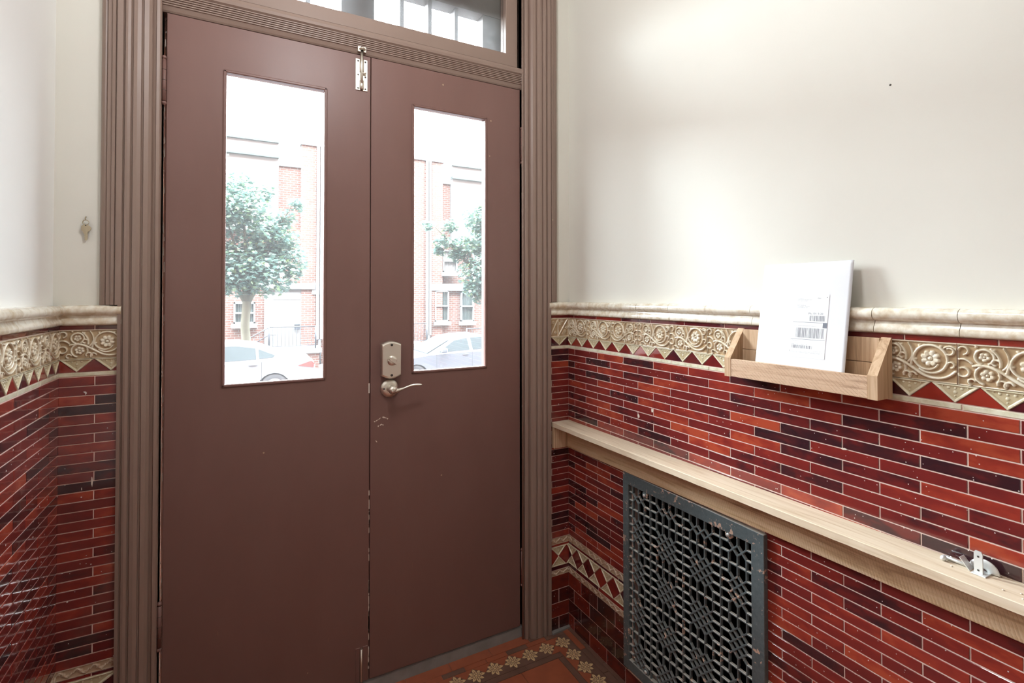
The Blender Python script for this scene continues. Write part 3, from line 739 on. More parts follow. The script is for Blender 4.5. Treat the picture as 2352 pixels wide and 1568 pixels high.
# ------------------------------------------------------------------ doors
D_Y0, D_Y1 = 0.030, 0.075
def leaf(name, x0, x1, px0, px1, label):
    d = thing(name, label, 'door', kind='structure')
    z0, z1, pz0, pz1 = 0.0425, 2.080, 1.026, 1.950
    b = MB()
    c = 0.0015
    ring = lambda i, y, q: [(q[0] + i, y, q[2] + i), (q[1] - i, y, q[2] + i), (q[1] - i, y, q[3] - i), (q[0] + i, y, q[3] - i)]
    O_, I_ = (x0, x1, z0, z1), (px0, px1, pz0, pz1)
    vs = ring(c, D_Y0, O_) + ring(0, D_Y0 + c, O_) + ring(0, D_Y1, O_) + ring(0, D_Y0, I_) + ring(0, D_Y1, I_)
    fs = []
    for a_, b_ in ((0, 3), (0, 1), (1, 2), (2, 4), (3, 4)):
        fs += [(a_ * 4 + i, a_ * 4 + (i + 1) % 4, b_ * 4 + (i + 1) % 4, b_ * 4 + i) for i in range(4)]
    b.add(vs, fs)
    part('leaf_panel', b, M_door, d)
    w, pj = 0.008, 0.004
    for nm, (a0, a1, c0, c1) in (('glazing_bead', (px0 - 0.001, px0 + w, pz0, pz1)), ('glazing_bead', (px1 - w, px1 + 0.001, pz0, pz1)), ('glazing_bead', (px0, px1, pz0 - 0.001, pz0 + w)), ('glazing_bead', (px0, px1, pz1 - w, pz1 + 0.001))):
        part(nm, MB().cbox(a0, a1, D_Y0 - pj, D_Y0 + 0.014, c0, c1, 0.0022), M_door, d)
    part('pane', MB().box(px0, px1, 0.046, 0.050, pz0, pz1), M_glass, d)
    return d
door1 = leaf('door_1', -0.1905, 0.3698, -0.0528, 0.2333, 'left leaf of the brown door, with a slide bolt at its top')
door2 = leaf('door_2', 0.3722, 0.9350, 0.5104, 0.7950, 'right leaf of the brown door, with deadbolt and lever handle')
part('seam_light_stop', MB().cbox(0.352, 0.392, D_Y1 + 0.0005, D_Y1 + 0.009, 0.045, 2.078, 0.001), M_door, door2)  # unseen strip added behind the meeting seam to block light
def hinge(d, x, z0, z1):
    h = part('hinge', MB().tube([(x, 0.0235, z0), (x, 0.0235, z1)], 0.0055, 10), M_door, d)
    part('finial', MB().lathe([(0.001, z1), (0.0055, z1 + 0.002), (0.007, z1 + 0.006), (0.005, z1 + 0.010), (0.001, z1 + 0.012)], (x, 0.0235, 0), 'z', 12), M_door, h)
    part('finial', MB().lathe([(0.001, z0), (0.0055, z0 - 0.002), (0.007, z0 - 0.006), (0.005, z0 - 0.010), (0.001, z0 - 0.012)], (x, 0.0235, 0), 'z', 12), M_door, h)
    for k in range(1, 4): part('knuckle_groove', MB().tube([(x, 0.0235, z0 + (z1 - z0) * k / 4 - 0.0006), (x, 0.0235, z0 + (z1 - z0) * k / 4 + 0.0006)], 0.0058, 10), M_hole, h)
hinge(door1, -0.1955, 1.83, 1.945); hinge(door1, -0.1955, 0.333, 0.445); hinge(door2, 0.9400, 1.805, 1.925); hinge(door2, 0.9400, 0.205, 0.325)
# paint chips by the lock and the worn meeting edge
def blob(d, x, z, a, b, rot=0.0):
    pts = []
    for k in range(9):
        th = k * 2 * math.pi / 9; r = random.uniform(0.7, 1.15); px, pz = a * r * math.cos(th), b * r * math.sin(th)
        pts.append((x + px * math.cos(rot) - pz * math.sin(rot), z + px * math.sin(rot) + pz * math.cos(rot)))
    part('paint_chip', MB().prism(pts, D_Y0 + 0.001, D_Y0 - 0.0003, lambda p, q, h: (p, h, q)), M_chip, d)
for (x, z, a, b, r) in ((.3865, .8765, .0025, .0022, 0), (.3935, .8795, .005, .0012, .5), (.4025, .8845, .005, .0012, .6), (.4160, .8870, .006, .0024, -.3), (.4235, .8845, .0035, .0015, -.5), (.4290, .8815, .0022, .0022, 0),
                        (.3985, .8605, .0018, .003, 0), (.4065, .8640, .005, .002, .5), (.4140, .8625, .004, .0016, -.3), (.3920, .8115, .0045, .0014, -.9)):
    blob(door2, x, z, a, b, r)
for k in range(26):
    z = random.uniform(0.05, 1.0) ** 1.3 * 0.62 + 0.05
    hgt = random.uniform(0.008, 0.045)
    part('worn_edge', MB().box(0.3688 - random.uniform(0.0004, 0.0012), 0.3703, D_Y0 - 0.0004, D_Y0 + 0.004, z, z + hgt), M_chip, door1)

zc = 0.06
while zc < 2.05:
    hgt = random.uniform(0.004, 0.03)
    if random.random() < 0.55:
        x = -0.1935 + random.uniform(-0.0015, 0.0022)
        part('peeling_paint', MB().prism([(x - 0.0007, zc), (x + 0.0009, zc + 0.002), (x + 0.0006, zc + hgt), (x - 0.0009, zc + hgt - 0.002)], 0.0285, 0.0345, lambda p, q, h: (p, h, q)), M_flake, door1)
    zc += hgt + random.uniform(0.002, 0.02)
# deadbolt and lever on the right leaf
db = part('deadbolt', MB(), M_nickel, door2) if False else None
lock = link('deadbolt', None, None, door2); lock['label'] = 'satin nickel deadbolt plate with thumb turn'
cx_, cz_ = 0.4370, 1.0785
def shield(s):
    w, hs, ht = 0.0325 * s, 0.052 * s, 0.062 * s
    top = [(w - 2 * w * k / 10, hs + (ht - hs) * math.sin(math.pi * k / 10)) for k in range(11)]
    bot = [(-w + 2 * w * k / 10, -hs - (ht - hs) * math.sin(math.pi * k / 10)) for k in range(11)]
    return top + bot
b = MB(); n = 22
rings = [(shield(1.0), 0.030), (shield(1.0), 0.012), (shield(0.965), 0.0085), (shield(0.90), 0.0070)]
vs = [(cx_ + p[0], yy, cz_ + p[1]) for r_, yy in rings for p in r_]
b.add(vs, [(a * n + i, a * n + (i + 1) % n, (a + 1) * n + (i + 1) % n, (a + 1) * n + i) for a in range(3) for i in range(n)] + [tuple(range(3 * n, 4 * n))])
part('plate', b, M_nickel, lock)
part('boss', MB().lathe([(0.0165, 0.0075), (0.0160, 0.004), (0.013, 0.0015), (0.008, 0.0005), (0.001, 0.0005)], (cx_ + 0.001, 0, cz_ - 0.002), 'y', 24), M_nickel, lock)
tt = math.radians(-38); ca, sa = math.cos(tt), math.sin(tt)
pts = [(-0.018, 0.0032), (-0.015, 0.0048), (0.015, 0.0040), (0.0185, 0.0022), (0.0185, -0.0022), (0.015, -0.0040), (-0.015, -0.0048), (-0.018, -0.0032)]
part('thumb_turn', MB().prism([(cx_ + 0.002 + p * ca - q * sa, cz_ - 0.002 + p * sa + q * ca) for p, q in pts], 0.002, -0.018, lambda p, q, h: (p, h, q)), M_nickel, lock)
for dz in (0.050, -0.050):
    part('screw', MB().lathe([(0.0045, 0.0075), (0.0042, 0.0060), (0.001, 0.0058)], (cx_, 0, cz_ + dz), 'y', 12), M_hole, lock)
hd = link('lever_handle', None, None, door2); hd['label'] = 'satin nickel lever handle on a round rose'
hx, hz = 0.4345, 0.9830
part('rose', MB().lathe([(0.0305, 0.030), (0.0305, 0.026), (0.029, 0.022), (0.020, 0.0185), (0.013, 0.0175), (0.001, 0.0175)], (hx, 0, hz), 'y', 32), M_nickel, hd)
part('neck', MB().lathe([(0.0125, 0.019), (0.0120, 0.006), (0.0125, -0.004), (0.0135, -0.014), (0.012, -0.021), (0.006, -0.024), (0.001, -0.0245)], (hx, 0, hz), 'y', 22), M_nickel, hd)
lv = bez((hx - 0.006, -0.013, hz - 0.002), (hx + 0.030, -0.013, hz - 0.010), (hx + 0.050, -0.018, hz + 0.020), (hx + 0.098, -0.013, hz + 0.008), 18)
part('lever', MB().tube(lv, [0.0125 - 0.0085 * min(1, i / 8) for i in range(19)], 14, True, 0.9), M_nickel, hd)
part('keyhole', MB().lathe([(0.0032, 0.022), (0.003, 0.0175), (0.001, 0.0172)], (hx - 0.020, 0, hz), 'y', 10), M_hole, hd)
part('strike_notch', MB().box(0.3660, 0.3700, D_Y0 - 0.0005, D_Y0 + 0.010, 0.972, 1.004), M_chip, door1)
# surface slide bolt at the head of the left leaf
sb = link('slide_bolt', None, None, door1); sb['label'] = 'silver surface slide bolt'
def plate(x0, x1, z0, z1): return MB().cbox(x0, x1, D_Y0 - 0.0030, D_Y0 + 0.001, z0, z1, 0.0012)
part('base_plate', plate(0.3205, 0.3368, 1.962, 2.066), M_nickel, sb); part('base_plate', plate(0.3435, 0.3596, 1.962, 2.066), M_nickel, sb)
part('barrel', MB().tube([(0.3400, 0.0275, 1.966), (0.3400, 0.0275, 1.995)], 0.0070, 14), M_nickel, sb); part('barrel', MB().tube([(0.3400, 0.0275, 2.022), (0.3400, 0.0275, 2.064)], 0.0070, 14), M_nickel, sb)
part('bolt_rod', MB().tube([(0.3400, 0.0245, 1.985), (0.3400, 0.0245, 2.106)], 0.0045, 12), M_nickel, sb)
part('knob', MB().tube([(0.3400, 0.024, 2.018), (0.3520, 0.018, 2.018)], 0.0032, 8), M_nickel, sb)
for (x, z) in ((.3287, 2.058), (.3287, 2.013), (.3287, 1.969), (.3520, 2.058), (.3520, 2.008), (.3520, 1.969)):
    part('screw', MB().lathe([(0.0030, 0.0275), (0.0028, 0.0266), (0.0005, 0.0264)], (x, 0, z), 'y', 10), M_hole, sb)
kp = part('keeper', MB().cbox(0.3260, 0.3365, 0.0185, 0.0305, 2.086, 2.104, 0.001).cbox(0.3440, 0.3530, 0.0185, 0.0305, 2.086, 2.104, 0.001), M_nickel, transom, label='chrome keeper of the slide bolt')
part('keeper_loop', MB().tube(bez((0.3345, 0.020, 2.094), (0.336, 0.005, 2.094), (0.345, 0.005, 2.094), (0.3455, 0.020, 2.094), 10), 0.0055, 8, True, 0.5), M_nickel, kp)
# painted-over bolt at the foot of the left leaf
fb = link('foot_bolt', None, None, door1)
part('base_plate', MB().cbox(0.3275, 0.3410, D_Y0 - 0.0025, D_Y0 + 0.001, 0.045, 0.155, 0.001).cbox(0.3495, 0.3655, D_Y0 - 0.0025, D_Y0 + 0.001, 0.045, 0.155, 0.001), M_door, fb)
part('bolt_rod', MB().tube([(0.3455, 0.0265, 0.046), (0.3455, 0.0265, 0.150)], 0.0040, 10), M_nickel, fb)

# ------------------------------------------------------------------ vent grille
gr = thing('vent_grille', 'dark cast iron floor vent grille with lattice pattern under the wooden shelf', 'vent grille', (XR - 0.0, -(G0 + G1) / 2, GZ0))
gm = Matrix.Translation(-Vector((XR, -(G0 + G1) / 2, GZ0))) @ W_R
GI0, GI1, GV0, GV1 = 0.3641, 0.8145, 0.1035, 0.6715
b = MB()
def gbox(bb, u0_, u1_, v0, v1, w0, w1): bb.cbox(u0_, u1_, v0, v1, w0, w1, 0.0012)
gbox(b, G0, GI0, GZ0, GZ1, 0.0, 0.016); gbox(b, GI1, G1, GZ0, GZ1, 0.0, 0.016)
gbox(b, GI0 - 0.003, GI1 + 0.003, GV1, GZ1, 0.0005, 0.0158); gbox(b, GI0 - 0.003, GI1 + 0.003, GZ0, GV0, 0.0005, 0.0158)
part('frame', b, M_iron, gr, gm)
a = 0.0261; h0 = 0.6345
Ms = [0.4590, 0.5895, 0.7195]
seg = []
def S(u0_, v0, u1_, v1): seg.append((u0_, v0, u1_, v1))
def clampv(v): return min(GV1 + 0.002, max(GV0 - 0.002, v))
def vline(u, hi, lo):
    hi, lo = clampv(hi), clampv(lo)
    if hi - lo > 1e-4: S(u, hi, u, lo)
for m_ in Ms: vline(m_, 1, 0)
def column(left, cols, right):
    """cols: u of the inner verticals v1..vn between two main bars"""
    n = len(cols); d = a / 2
    inner = cols[1:-1]; mids = [(p + q) / 2 for p, q in zip(cols, cols[1:])]
    for per in range(-1, 6):
        top = h0 + a / 2 + 2 * a - per * 5 * a        # cluster top for this period (period 0 shows only its bottom row)
        lo = top - 3 * a
        first = per == 0
        if per == -1: continue
        # diamonds
        cells = []
        for ci in inner:
            for r in (0.5, 1.5, 2.5): cells.append((ci, top - r * a))
        for cm in mids:
            for r in (1, 2): cells.append((cm, top - r * a))
        if first: cells = [(ci, h0) for ci in inner]
        for (cu, cv) in cells:
            if cv > GV1 - a * 0.4 or cv < GV0 + a * 0.3: continue
            S(cu - d, cv, cu, cv + d); S(cu, cv + d, cu + d, cv); S(cu + d, cv, cu, cv - d); S(cu, cv - d, cu - d, cv)
        vtop = h0 + d if first else top
        # arms at the four corners
        ytop = h0 if first else top - d
        for (c_out, c_mid) in ((cols[0], mids[0]), (cols[-1], mids[-1])):
            if GV0 < ytop < GV1: S(c_mid, ytop, c_out, clampv(ytop + d))
            if GV0 < lo + d < GV1: S(c_mid, lo + d, c_out, clampv(lo))
        # verticals between this cluster and the next, and above the first
        for c in cols: vline(c, lo, lo - 2 * a)
        if first:
            for c in cols: vline(c, 1, h0 + d)
        # horizontals
        levels = [vtop, lo] if first else [top, top - a, top - 2 * a, lo]
        for hv in levels:
            if GV0 < hv < GV1: S(left, hv, cols[0], hv); S(cols[-1], hv, right, hv)
        if GV0 < lo - a < GV1: S(left, lo - a, right, lo - a)
column(GI0, [Ms[0] - 3 * a, Ms[0] - 2 * a, Ms[0] - a], Ms[0])
column(Ms[0], [Ms[0] + a * k for k in (1, 2, 3, 4)], Ms[1])
column(Ms[1], [Ms[1] + a * k for k in (1, 2, 3, 4)], Ms[2])
column(Ms[2], [Ms[2] + a * k for k in (1, 2, 3)], GI1)
b = MB(); hw = 0.0023; seen = set()
for (u0_, v0, u1_, v1) in seg:
    key = tuple(sorted(((round(u0_, 4), round(v0, 4)), (round(u1_, 4), round(v1, 4)))))
    if key in seen: continue
    seen.add(key)
    L = math.hypot(u1_ - u0_, v1 - v0)
    if L < 1e-5: continue
    du, dv = (u1_ - u0_) / L, (v1 - v0) / L
    pu, pv = -dv * hw, du * hw; e = hw * 0.55
    A_, B_ = (u0_ - du * e, v0 - dv * e), (u1_ + du * e, v1 + dv * e)
    w0, w1 = 0.0050, 0.0128 + random.uniform(-1e-4, 1e-4)
    base_ = [(A_[0] + pu, A_[1] + pv), (B_[0] + pu, B_[1] + pv), (B_[0] - pu, B_[1] - pv), (A_[0] - pu, A_[1] - pv)]
    top_ = [((p - (u0_ + u1_) / 2) * 1.0 + (u0_ + u1_) / 2, q) for p, q in base_]
    c_ = 0.6
    mid_ = [(p, q) for p, q in base_]
    cap_ = [(A_[0] + pu * c_, A_[1] + pv * c_), (B_[0] + pu * c_, B_[1] + pv * c_), (B_[0] - pu * c_, B_[1] - pv * c_), (A_[0] - pu * c_, A_[1] - pv * c_)]
    vs = [(p, q, w0) for p, q in base_] + [(p, q, w1 - 0.0012) for p, q in mid_] + [(p, q, w1) for p, q in cap_]
    b.add(vs, [(k * 4 + i, k * 4 + (i + 1) % 4, (k + 1) * 4 + (i + 1) % 4, (k + 1) * 4 + i) for k in (0, 1) for i in range(4)] + [(8, 9, 10, 11), (3, 2, 1, 0)])
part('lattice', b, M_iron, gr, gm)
for (u, v) in ((0.4361, 0.6603), (0.7464, 0.6706 - 0.004), (0.4388, 0.1110), (0.7464, 0.1110)):
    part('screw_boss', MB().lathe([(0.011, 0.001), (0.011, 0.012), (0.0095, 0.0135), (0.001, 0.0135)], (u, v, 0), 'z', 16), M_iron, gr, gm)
    part('screw', MB().lathe([(0.0052, 0.013), (0.0050, 0.0152), (0.0035, 0.0168), (0.001, 0.0172)], (u, v, 0), 'z', 14), M_zinc, gr, gm)

# ------------------------------------------------------------------ wooden shelf
sh = thing('wall_shelf', 'long narrow raw wood shelf running along the red tiled wall', 'shelf', (XR, 0, 0.70))
so = Matrix.Translation((-XR, 0, -0.70))
def zt(y): return 0.8045 + 0.0104 * (-y)
def hexa(x0, x1, ya, yb, za0, za1, zb0, zb1, nseg=1, wob=0.0):
    b = MB(); rows = []
    for i in range(nseg + 1):
        t_ = i / nseg; y = ya + (yb - ya) * t_; z0 = za0 + (zb0 - za0) * t_; z1 = za1 + (zb1 - za1) * t_
        j = random.uniform(-wob, wob); c = 0.0012
        rows.append([(x0 + j, y, z0 + c), (x0 + c + j, y, z0), (x1, y, z0), (x1, y, z1), (x0 + c + j, y, z1), (x0 + j, y, z1 - c)])
    vs = [p for r in rows for p in r]; n = 6
    b.add(vs, [(i * n + k, i * n + (k + 1) % n, (i + 1) * n + (k + 1) % n, (i + 1) * n + k) for i in range(nseg) for k in range(n)] + [tuple(range(n)), tuple(nseg * n + k for k in reversed(range(n)))])
    return b
YE = -1.62
part('shelf_board', hexa(1.0545, XR - 0.0035, -0.004, YE, zt(0) - 0.0180, zt(0), zt(YE) - 0.0180, zt(YE), 60, 0.0006), M_shelf, sh, so)
part('apron_board', hexa(1.1165, XR - 0.0035, -0.0235, YE, 0.7045, zt(0) - 0.0188, 0.7045 + 0.0182 * -YE, zt(YE) - 0.0188, 1), M_apron, sh, so)
part('end_cleat', MB().cbox(1.0555, XR - 0.0035, -0.0225, -0.0040, 0.7060, 0.7858, 0.001), M_hold, sh, so)

# loose latch hardware lying on the shelf
lt = thing('door_latch', 'loose silver barrel bolt keeper standing on the wooden shelf', 'latch', (1.118, -1.262, zt(-1.262)))
part('base_flange', MB().cbox(-0.020, 0.012, -0.010, 0.010, 0.0, 0.0022, 0.0006), M_zinc, lt)
part('upright_tab', MB().prism([(-0.0068, 0), (0.0068, 0), (0.0068, 0.034), (0.0045, 0.038), (-0.0045, 0.038), (-0.0068, 0.034)], -0.0135, -0.0115, lambda p, q, h: (h, -p * 0.9, q + 0.001)), M_zinc, lt, Matrix.Rotation(math.radians(-8), 4, 'Z'))
for hz_ in (0.030, 0.007): part('screw_hole', MB().lathe([(0.0016, -0.0137), (0.0016, -0.0140), (0.0002, -0.0140)], (0, 0, hz_), 'x', 10), M_hole, lt, Matrix.Rotation(math.radians(-8), 4, 'Z'))
part('loop', MB().tube(arc(0, 0, 0.0115, 0, 180, 14) and [(0.004 + 0.0005, x_, z_) for x_, z_ in arc(0, 0.001, 0.0125, 0, 180, 14)], 0.0085, 10, True, 0.25), M_zinc, lt)
part('bent_ear', MB().prism([(-0.008, 0), (0.008, 0), (0.008, 0.0014), (-0.008, 0.0014)], 0, 0.022), M_zinc, lt, Matrix.Translation((-0.006, 0.013, 0.001)) @ Matrix.Rotation(math.radians(-38), 4, 'X'))
rd = thing('bolt_rod', 'thin silver bolt rod with a knob lying flat on the shelf', 'bolt', (1.116, -1.2225, zt(-1.2225)))
part('rod', MB().tube([(0.0, -0.020, 0.0038), (0.0012, 0.016, 0.0038)], 0.0030, 10), M_zinc, rd)
part('knob', MB().lathe([(0.001, -0.0052), (0.0036, -0.0040), (0.0048, 0.0), (0.0036, 0.0040), (0.001, 0.0052)], (-0.0085, 0.0115, 0.0052), 'x', 14), M_zinc, rd)
part('knob_stem', MB().tube([(-0.006, 0.0115, 0.0045), (0.0005, 0.0120, 0.0040)], 0.0020, 8), M_zinc, rd)
ey = thing('screw_eye', 'small wire screw eye on the shelf behind the bolt rod', 'screw eye', (1.1255, -1.213, zt(-1.213)))
part('ring', MB().tube([(x_, y_, 0.0022) for x_, y_ in arc(0, 0.002, 0.0052, 0, 350, 20)], 0.0011, 8), M_zinc, ey)
part('shank', MB().tube([(0.0, -0.003, 0.0022), (0.0, -0.020, 0.0018)], 0.0012, 8), M_zinc, ey)
CRUMB = ['tiny white plaster crumb on the shelf below the silver bolt rod', 'plaster crumb on the shelf front edge, leftmost right of the latch', 'plaster crumb on the shelf, second right of the latch', 'plaster crumb close to the tiles, farthest right on the shelf', 'plaster crumb at the shelf front edge near the right picture edge']
for k, (x, y) in enumerate(((1.096, -1.2270), (1.0785, -1.300), (1.090, -1.318), (1.110, -1.335), (1.073, -1.325))):
    o = link('plaster_crumb', MB().lathe([(0.0004, 0.0), (0.0018, 0.0004), (0.0015, 0.0013), (0.0003, 0.0017)], (0, 0, 0), 'z', 6).mesh('plaster_crumb'), M_chip)
    o.location = (x, y, zt(y)); o.rotation_euler = (0, 0, k); tag(o, CRUMB[k], 'crumb', 'plaster crumbs on the shelf')

# ------------------------------------------------------------------ letter holder and envelope
HX0, HX1, HY0, HY1, HZ0 = 1.0747, XR - 0.0075, -1.1240, -0.7780, 1.0890
ho = thing('letter_holder', 'open wooden mail holder box hung on the tile frieze', 'mail holder', (HX1, (HY0 + HY1) / 2, HZ0))
hm = Matrix.Translation((-HX1, -(HY0 + HY1) / 2, -HZ0))
side = [(HX1, HZ0), (HX1, 1.2072), (HX1 - 0.0035, 1.2072), (HX0, 1.1355), (HX0, HZ0)]
for (y0, y1) in ((HY0, HY0 + 0.0175), (HY1 - 0.0175, HY1)):
    part('side_panel', MB().prism(side, y0, y1, lambda p, q, h: (p, h, q)), M_hold, ho, hm)
part('front_board', MB().cbox(HX0 + 0.0008, HX0 + 0.0125, HY0 + 0.0177, HY1 - 0.0177, HZ0 + 0.0006, 1.1330, 0.0008), M_holdfront, ho, hm, 'front board with slanting saw marks')
part('back_board', MB().cbox(HX1 - 0.0095, HX1 - 0.0005, HY0 + 0.0177, HY1 - 0.0177, HZ0 + 0.0002, 1.1550, 0.0008).cbox(HX1 - 0.0090, HX1 - 0.0005, HY0 + 0.0177, HY1 - 0.0177, 1.1560, 1.2055, 0.0008), M_hold, ho, hm)
part('bottom_board', MB().cbox(HX0 + 0.013, HX1 - 0.010, HY0 + 0.0177, HY1 - 0.0177, HZ0 + 0.001, HZ0 + 0.0100, 0.0006), M_hold, ho, hm)
# envelope: leans from the holder back to the plaster
EB = Vector((1.0895, -0.9525, HZ0 + 0.0106)); ET = Vector((1.1340, -0.9525, 1.3650))
up = (ET - EB).normalized(); uu = Vector((0, -1, 0)); ww = uu.cross(up).normalized()
EH = (ET - EB).length; EW = 0.2030
en = thing('envelope', 'large white cardboard envelope with a shipping label in the wooden holder', 'envelope', EB)
em = Matrix(((uu.x, up.x, ww.x, 0), (uu.y, up.y, ww.y, 0), (uu.z, up.z, ww.z, 0), (0, 0, 0, 1)))
def cushion(U, V):
    e = np.minimum(np.minimum(U, EW - U), np.minimum(V, EH - V)); return 0.0016 + 0.0020 * np.clip(e / 0.05, 0, 1) ** 0.7
b = MB(); nx, ny = 30, 36
uu_ = np.linspace(0, EW, nx); vv_ = np.linspace(0, EH, ny); UU, VV = np.meshgrid(uu_, vv_); Hh = cushion(UU, VV)
fr = [(float(UU[j, i]) - EW / 2, float(VV[j, i]), float(Hh[j, i]) * 0.9) for j in range(ny) for i in range(nx)]
bk = [(float(UU[j, i]) - EW / 2, float(VV[j, i]), -0.0004) for j in range(ny) for i in range(nx)]
fs = []; I = lambda j, i: j * nx + i
for j in range(ny - 1):
    for i in range(nx - 1):
        fs.append((I(j, i), I(j, i + 1), I(j + 1, i + 1), I(j + 1, i))); q = nx * ny; fs.append((q + I(j, i), q + I(j + 1, i), q + I(j + 1, i + 1), q + I(j, i + 1)))
rim = [I(0, i) for i in range(nx)] + [I(j, nx - 1) for j in range(1, ny)] + [I(ny - 1, i) for i in reversed(range(nx - 1))] + [I(j, 0) for j in reversed(range(1, ny - 1))]
for k in range(len(rim)): p, q2 = rim[k], rim[(k + 1) % len(rim)]; fs.append((p, nx * ny + p, nx * ny + q2, q2))
b.add(fr + bk, fs, True)
part('card', b, M_paper, en, em)
# label print, all flat: coordinates in mm from the label's lower left corner, label 82 x 140
LW, LH = 0.0800, 0.1400
Lm = em @ Matrix.Translation((-0.0200, 0.0540, 0.00345))
lb = part('shipping_label', MB().box(0, LW, 0, LH, 0.0, 0.00022), M_labelp, en, Lm, 'printed shipping label')
def rects(name, rs, m=None, label=None):
    b = MB(); k = 0.001
    for (x0, x1, y0, y1) in rs: b.add([(x0 * k, y0 * k, 0.0003), (x1 * k, y0 * k, 0.0003), (x1 * k, y1 * k, 0.0003), (x0 * k, y1 * k, 0.0003)], [(0, 1, 2, 3)])
    o = part(name, b, m or M_ink, lb, None, label, False); return o
def barcode(x0, x1, y0, y1, seed):
    r = random.Random(seed); x = x0; out = []
    while x < x1:
        w = r.choice((0.4, 0.5, 0.9, 1.4, 2.2)); out.append((x, min(x + w, x1), y0, y1)); x += w + r.choice((0.5, 0.6, 1.0, 1.6))
    return out
rects('barcode', barcode(41, 74, 82, 94, 1)); rects('barcode', barcode(13, 75, 44, 66, 2)); rects('barcode', barcode(6, 52, 20, 27, 3))
rects('rule_line', [(4, 80, 78.2, 79.0), (2, 78, 40.0, 40.8)], M_inkd); rects('service_block', [(71, 80, 67.5, 78.6)], M_inkd)
def words(name, rows, seed):
    r = random.Random(seed); out = []
    for (x0, x1, y, h) in rows:
        x = x0
        while x < x1:
            w = r.uniform(0.6, 1.0) * h
            if r.random() > 0.15: out += [(x, x + w * 0.25, y, y + h * r.choice((0.65, 1))), (x + w * 0.45, x + w * 0.75, y + r.choice((0, h * .4)), y + h * 0.65)]
            x += w
    o = rects(name, out); o['kind'] = 'stuff'; return o
words('small_print', [(10, 26, 131, 1.5), (10, 44, 128.5, 1.5), (10, 36, 126, 1.5), (10, 30, 116, 1.6), (12, 40, 113.5, 1.6), (12, 34, 111, 1.6), (5, 60, 70, 1.3), (3, 20, 37, 1.4), (5, 40, 28.5, 1.4), (54, 72, 15, 1.0), (2, 76, 12, 0.9), (2, 70, 10.4, 0.9), (55, 62, 132, 2.4)], 4)
rects('corner_mark', [(74.5, 76.5, 133.5, 135.5)]); rects('corner_mark', [(0.8, 2.6, 12.6, 14.4)])
def text(name, s_, x, y, size, m=None):
    cu = bpy.data.curves.new(name, 'FONT'); cu.body = s_; cu.size = size; cu.resolution_u = 2
    o = bpy.data.objects.new(name, cu); COL.objects.link(o)
    dg = bpy.context.evaluated_depsgraph_get(); me = bpy.data.meshes.new_from_object(o.evaluated_get(dg)); bpy.data.objects.remove(o)
    me.materials.clear(); me.materials.append(m or M_ink)
    q = link(name, me, None, lb, Matrix.Translation((x, y, 0.0003))); return q
text('printed_text', 'PA 191 9-30', 0.0375, 0.0962, 0.0064, M_inkd)

# ------------------------------------------------------------------ key on a nail
nl = thing('wall_nail', 'bent nail in the plaster between left corner and door casing', 'nail', (-0.3585, PL, 1.4945))
part('shank', MB().tube([(0, 0.004, 0.001), (0, -0.007, 0.0), (0.0002, -0.0095, -0.0015), (0.0008, -0.0100, -0.0095)], 0.0011, 8), M_brass, nl)
ky = thing('door_key', 'brass door key on a small ring hanging from the nail in the plaster', 'key', (-0.3578, PL - 0.0075, 1.4850))
part('key_ring', MB().tube([(x_, 0, z_) for x_, z_ in arc(0, -0.0052, 0.0063, 0, 352, 24)], 0.0009, 8), M_brass, ky)
bow = [(0.0103 * math.cos(a_) * (1 + 0.10 * math.cos(3 * a_)), -0.0205 + 0.0098 * math.sin(a_)) for a_ in [k * math.pi / 12 for k in range(24)]]
part('bow', MB().prism(bow, -0.0009, 0.0009, lambda p, q, h: (p, h, q)), M_brass, ky)
part('bow_hole', MB().lathe([(0.0018, -0.0010), (0.0018, -0.0011), (0.0001, -0.0011)], (0, 0, -0.0130), 'y', 10), M_hole, ky)
blade = [(-0.0052, -0.0285), (0.0040, -0.0285), (0.0040, -0.0478), (0.0022, -0.0510), (0.0004, -0.0520), (-0.0022, -0.0500), (-0.0016, -0.0475), (-0.0030, -0.0455), (-0.0014, -0.0430), (-0.0034, -0.0400), (-0.0018, -0.0375), (-0.0034, -0.0350), (-0.0052, -0.0330)]
part('blade', MB().prism(blade, -0.0008, 0.0008, lambda p, q, h: (p, h, q)), M_brass, ky)

# ------------------------------------------------------------------ unseen fill lamp added to brighten the vestibule
lp = thing('fill_lamp', 'unseen fill lamp with opal globe, added to brighten the vestibule', 'lamp', (0.24, -0.80, ZCEIL))
part('canopy', MB().lathe([(0.001, 0.0), (0.075, 0.0), (0.072, -0.018), (0.03, -0.03), (0.010, -0.036), (0.010, -0.45), (0.03, -0.46)], (0, 0, 0), 'z', 28), M_nickel, lp)
t = NT('fill_globe_glow'); t.set(Base_Color=(0.9, 0.88, 0.82), Roughness=0.3)
t.b.inputs['Emission Color'].default_value = (0.98, 0.985, 1.0, 1); t.b.inputs['Emission Strength'].default_value = 2.5
M_opal = t.m
part('globe', MB().lathe([(0.02, -0.455)] + [(0.12 * math.sin(a_), -0.56 + 0.12 * math.cos(a_)) for a_ in [0.2 + k * (math.pi - 0.21) / 14 for k in range(15)]], (0, 0, 0), 'z', 28), M_opal, lp)
ll = bpy.data.lights.new('fill_light', 'POINT'); ll.energy = FILL_W; ll.color = (0.97, 0.98, 1.0); ll.shadow_soft_size = 0.12
llo = bpy.data.objects.new('fill_light', ll); COL.objects.link(llo); llo.parent = lp; llo.location = (0, 0, -0.70)

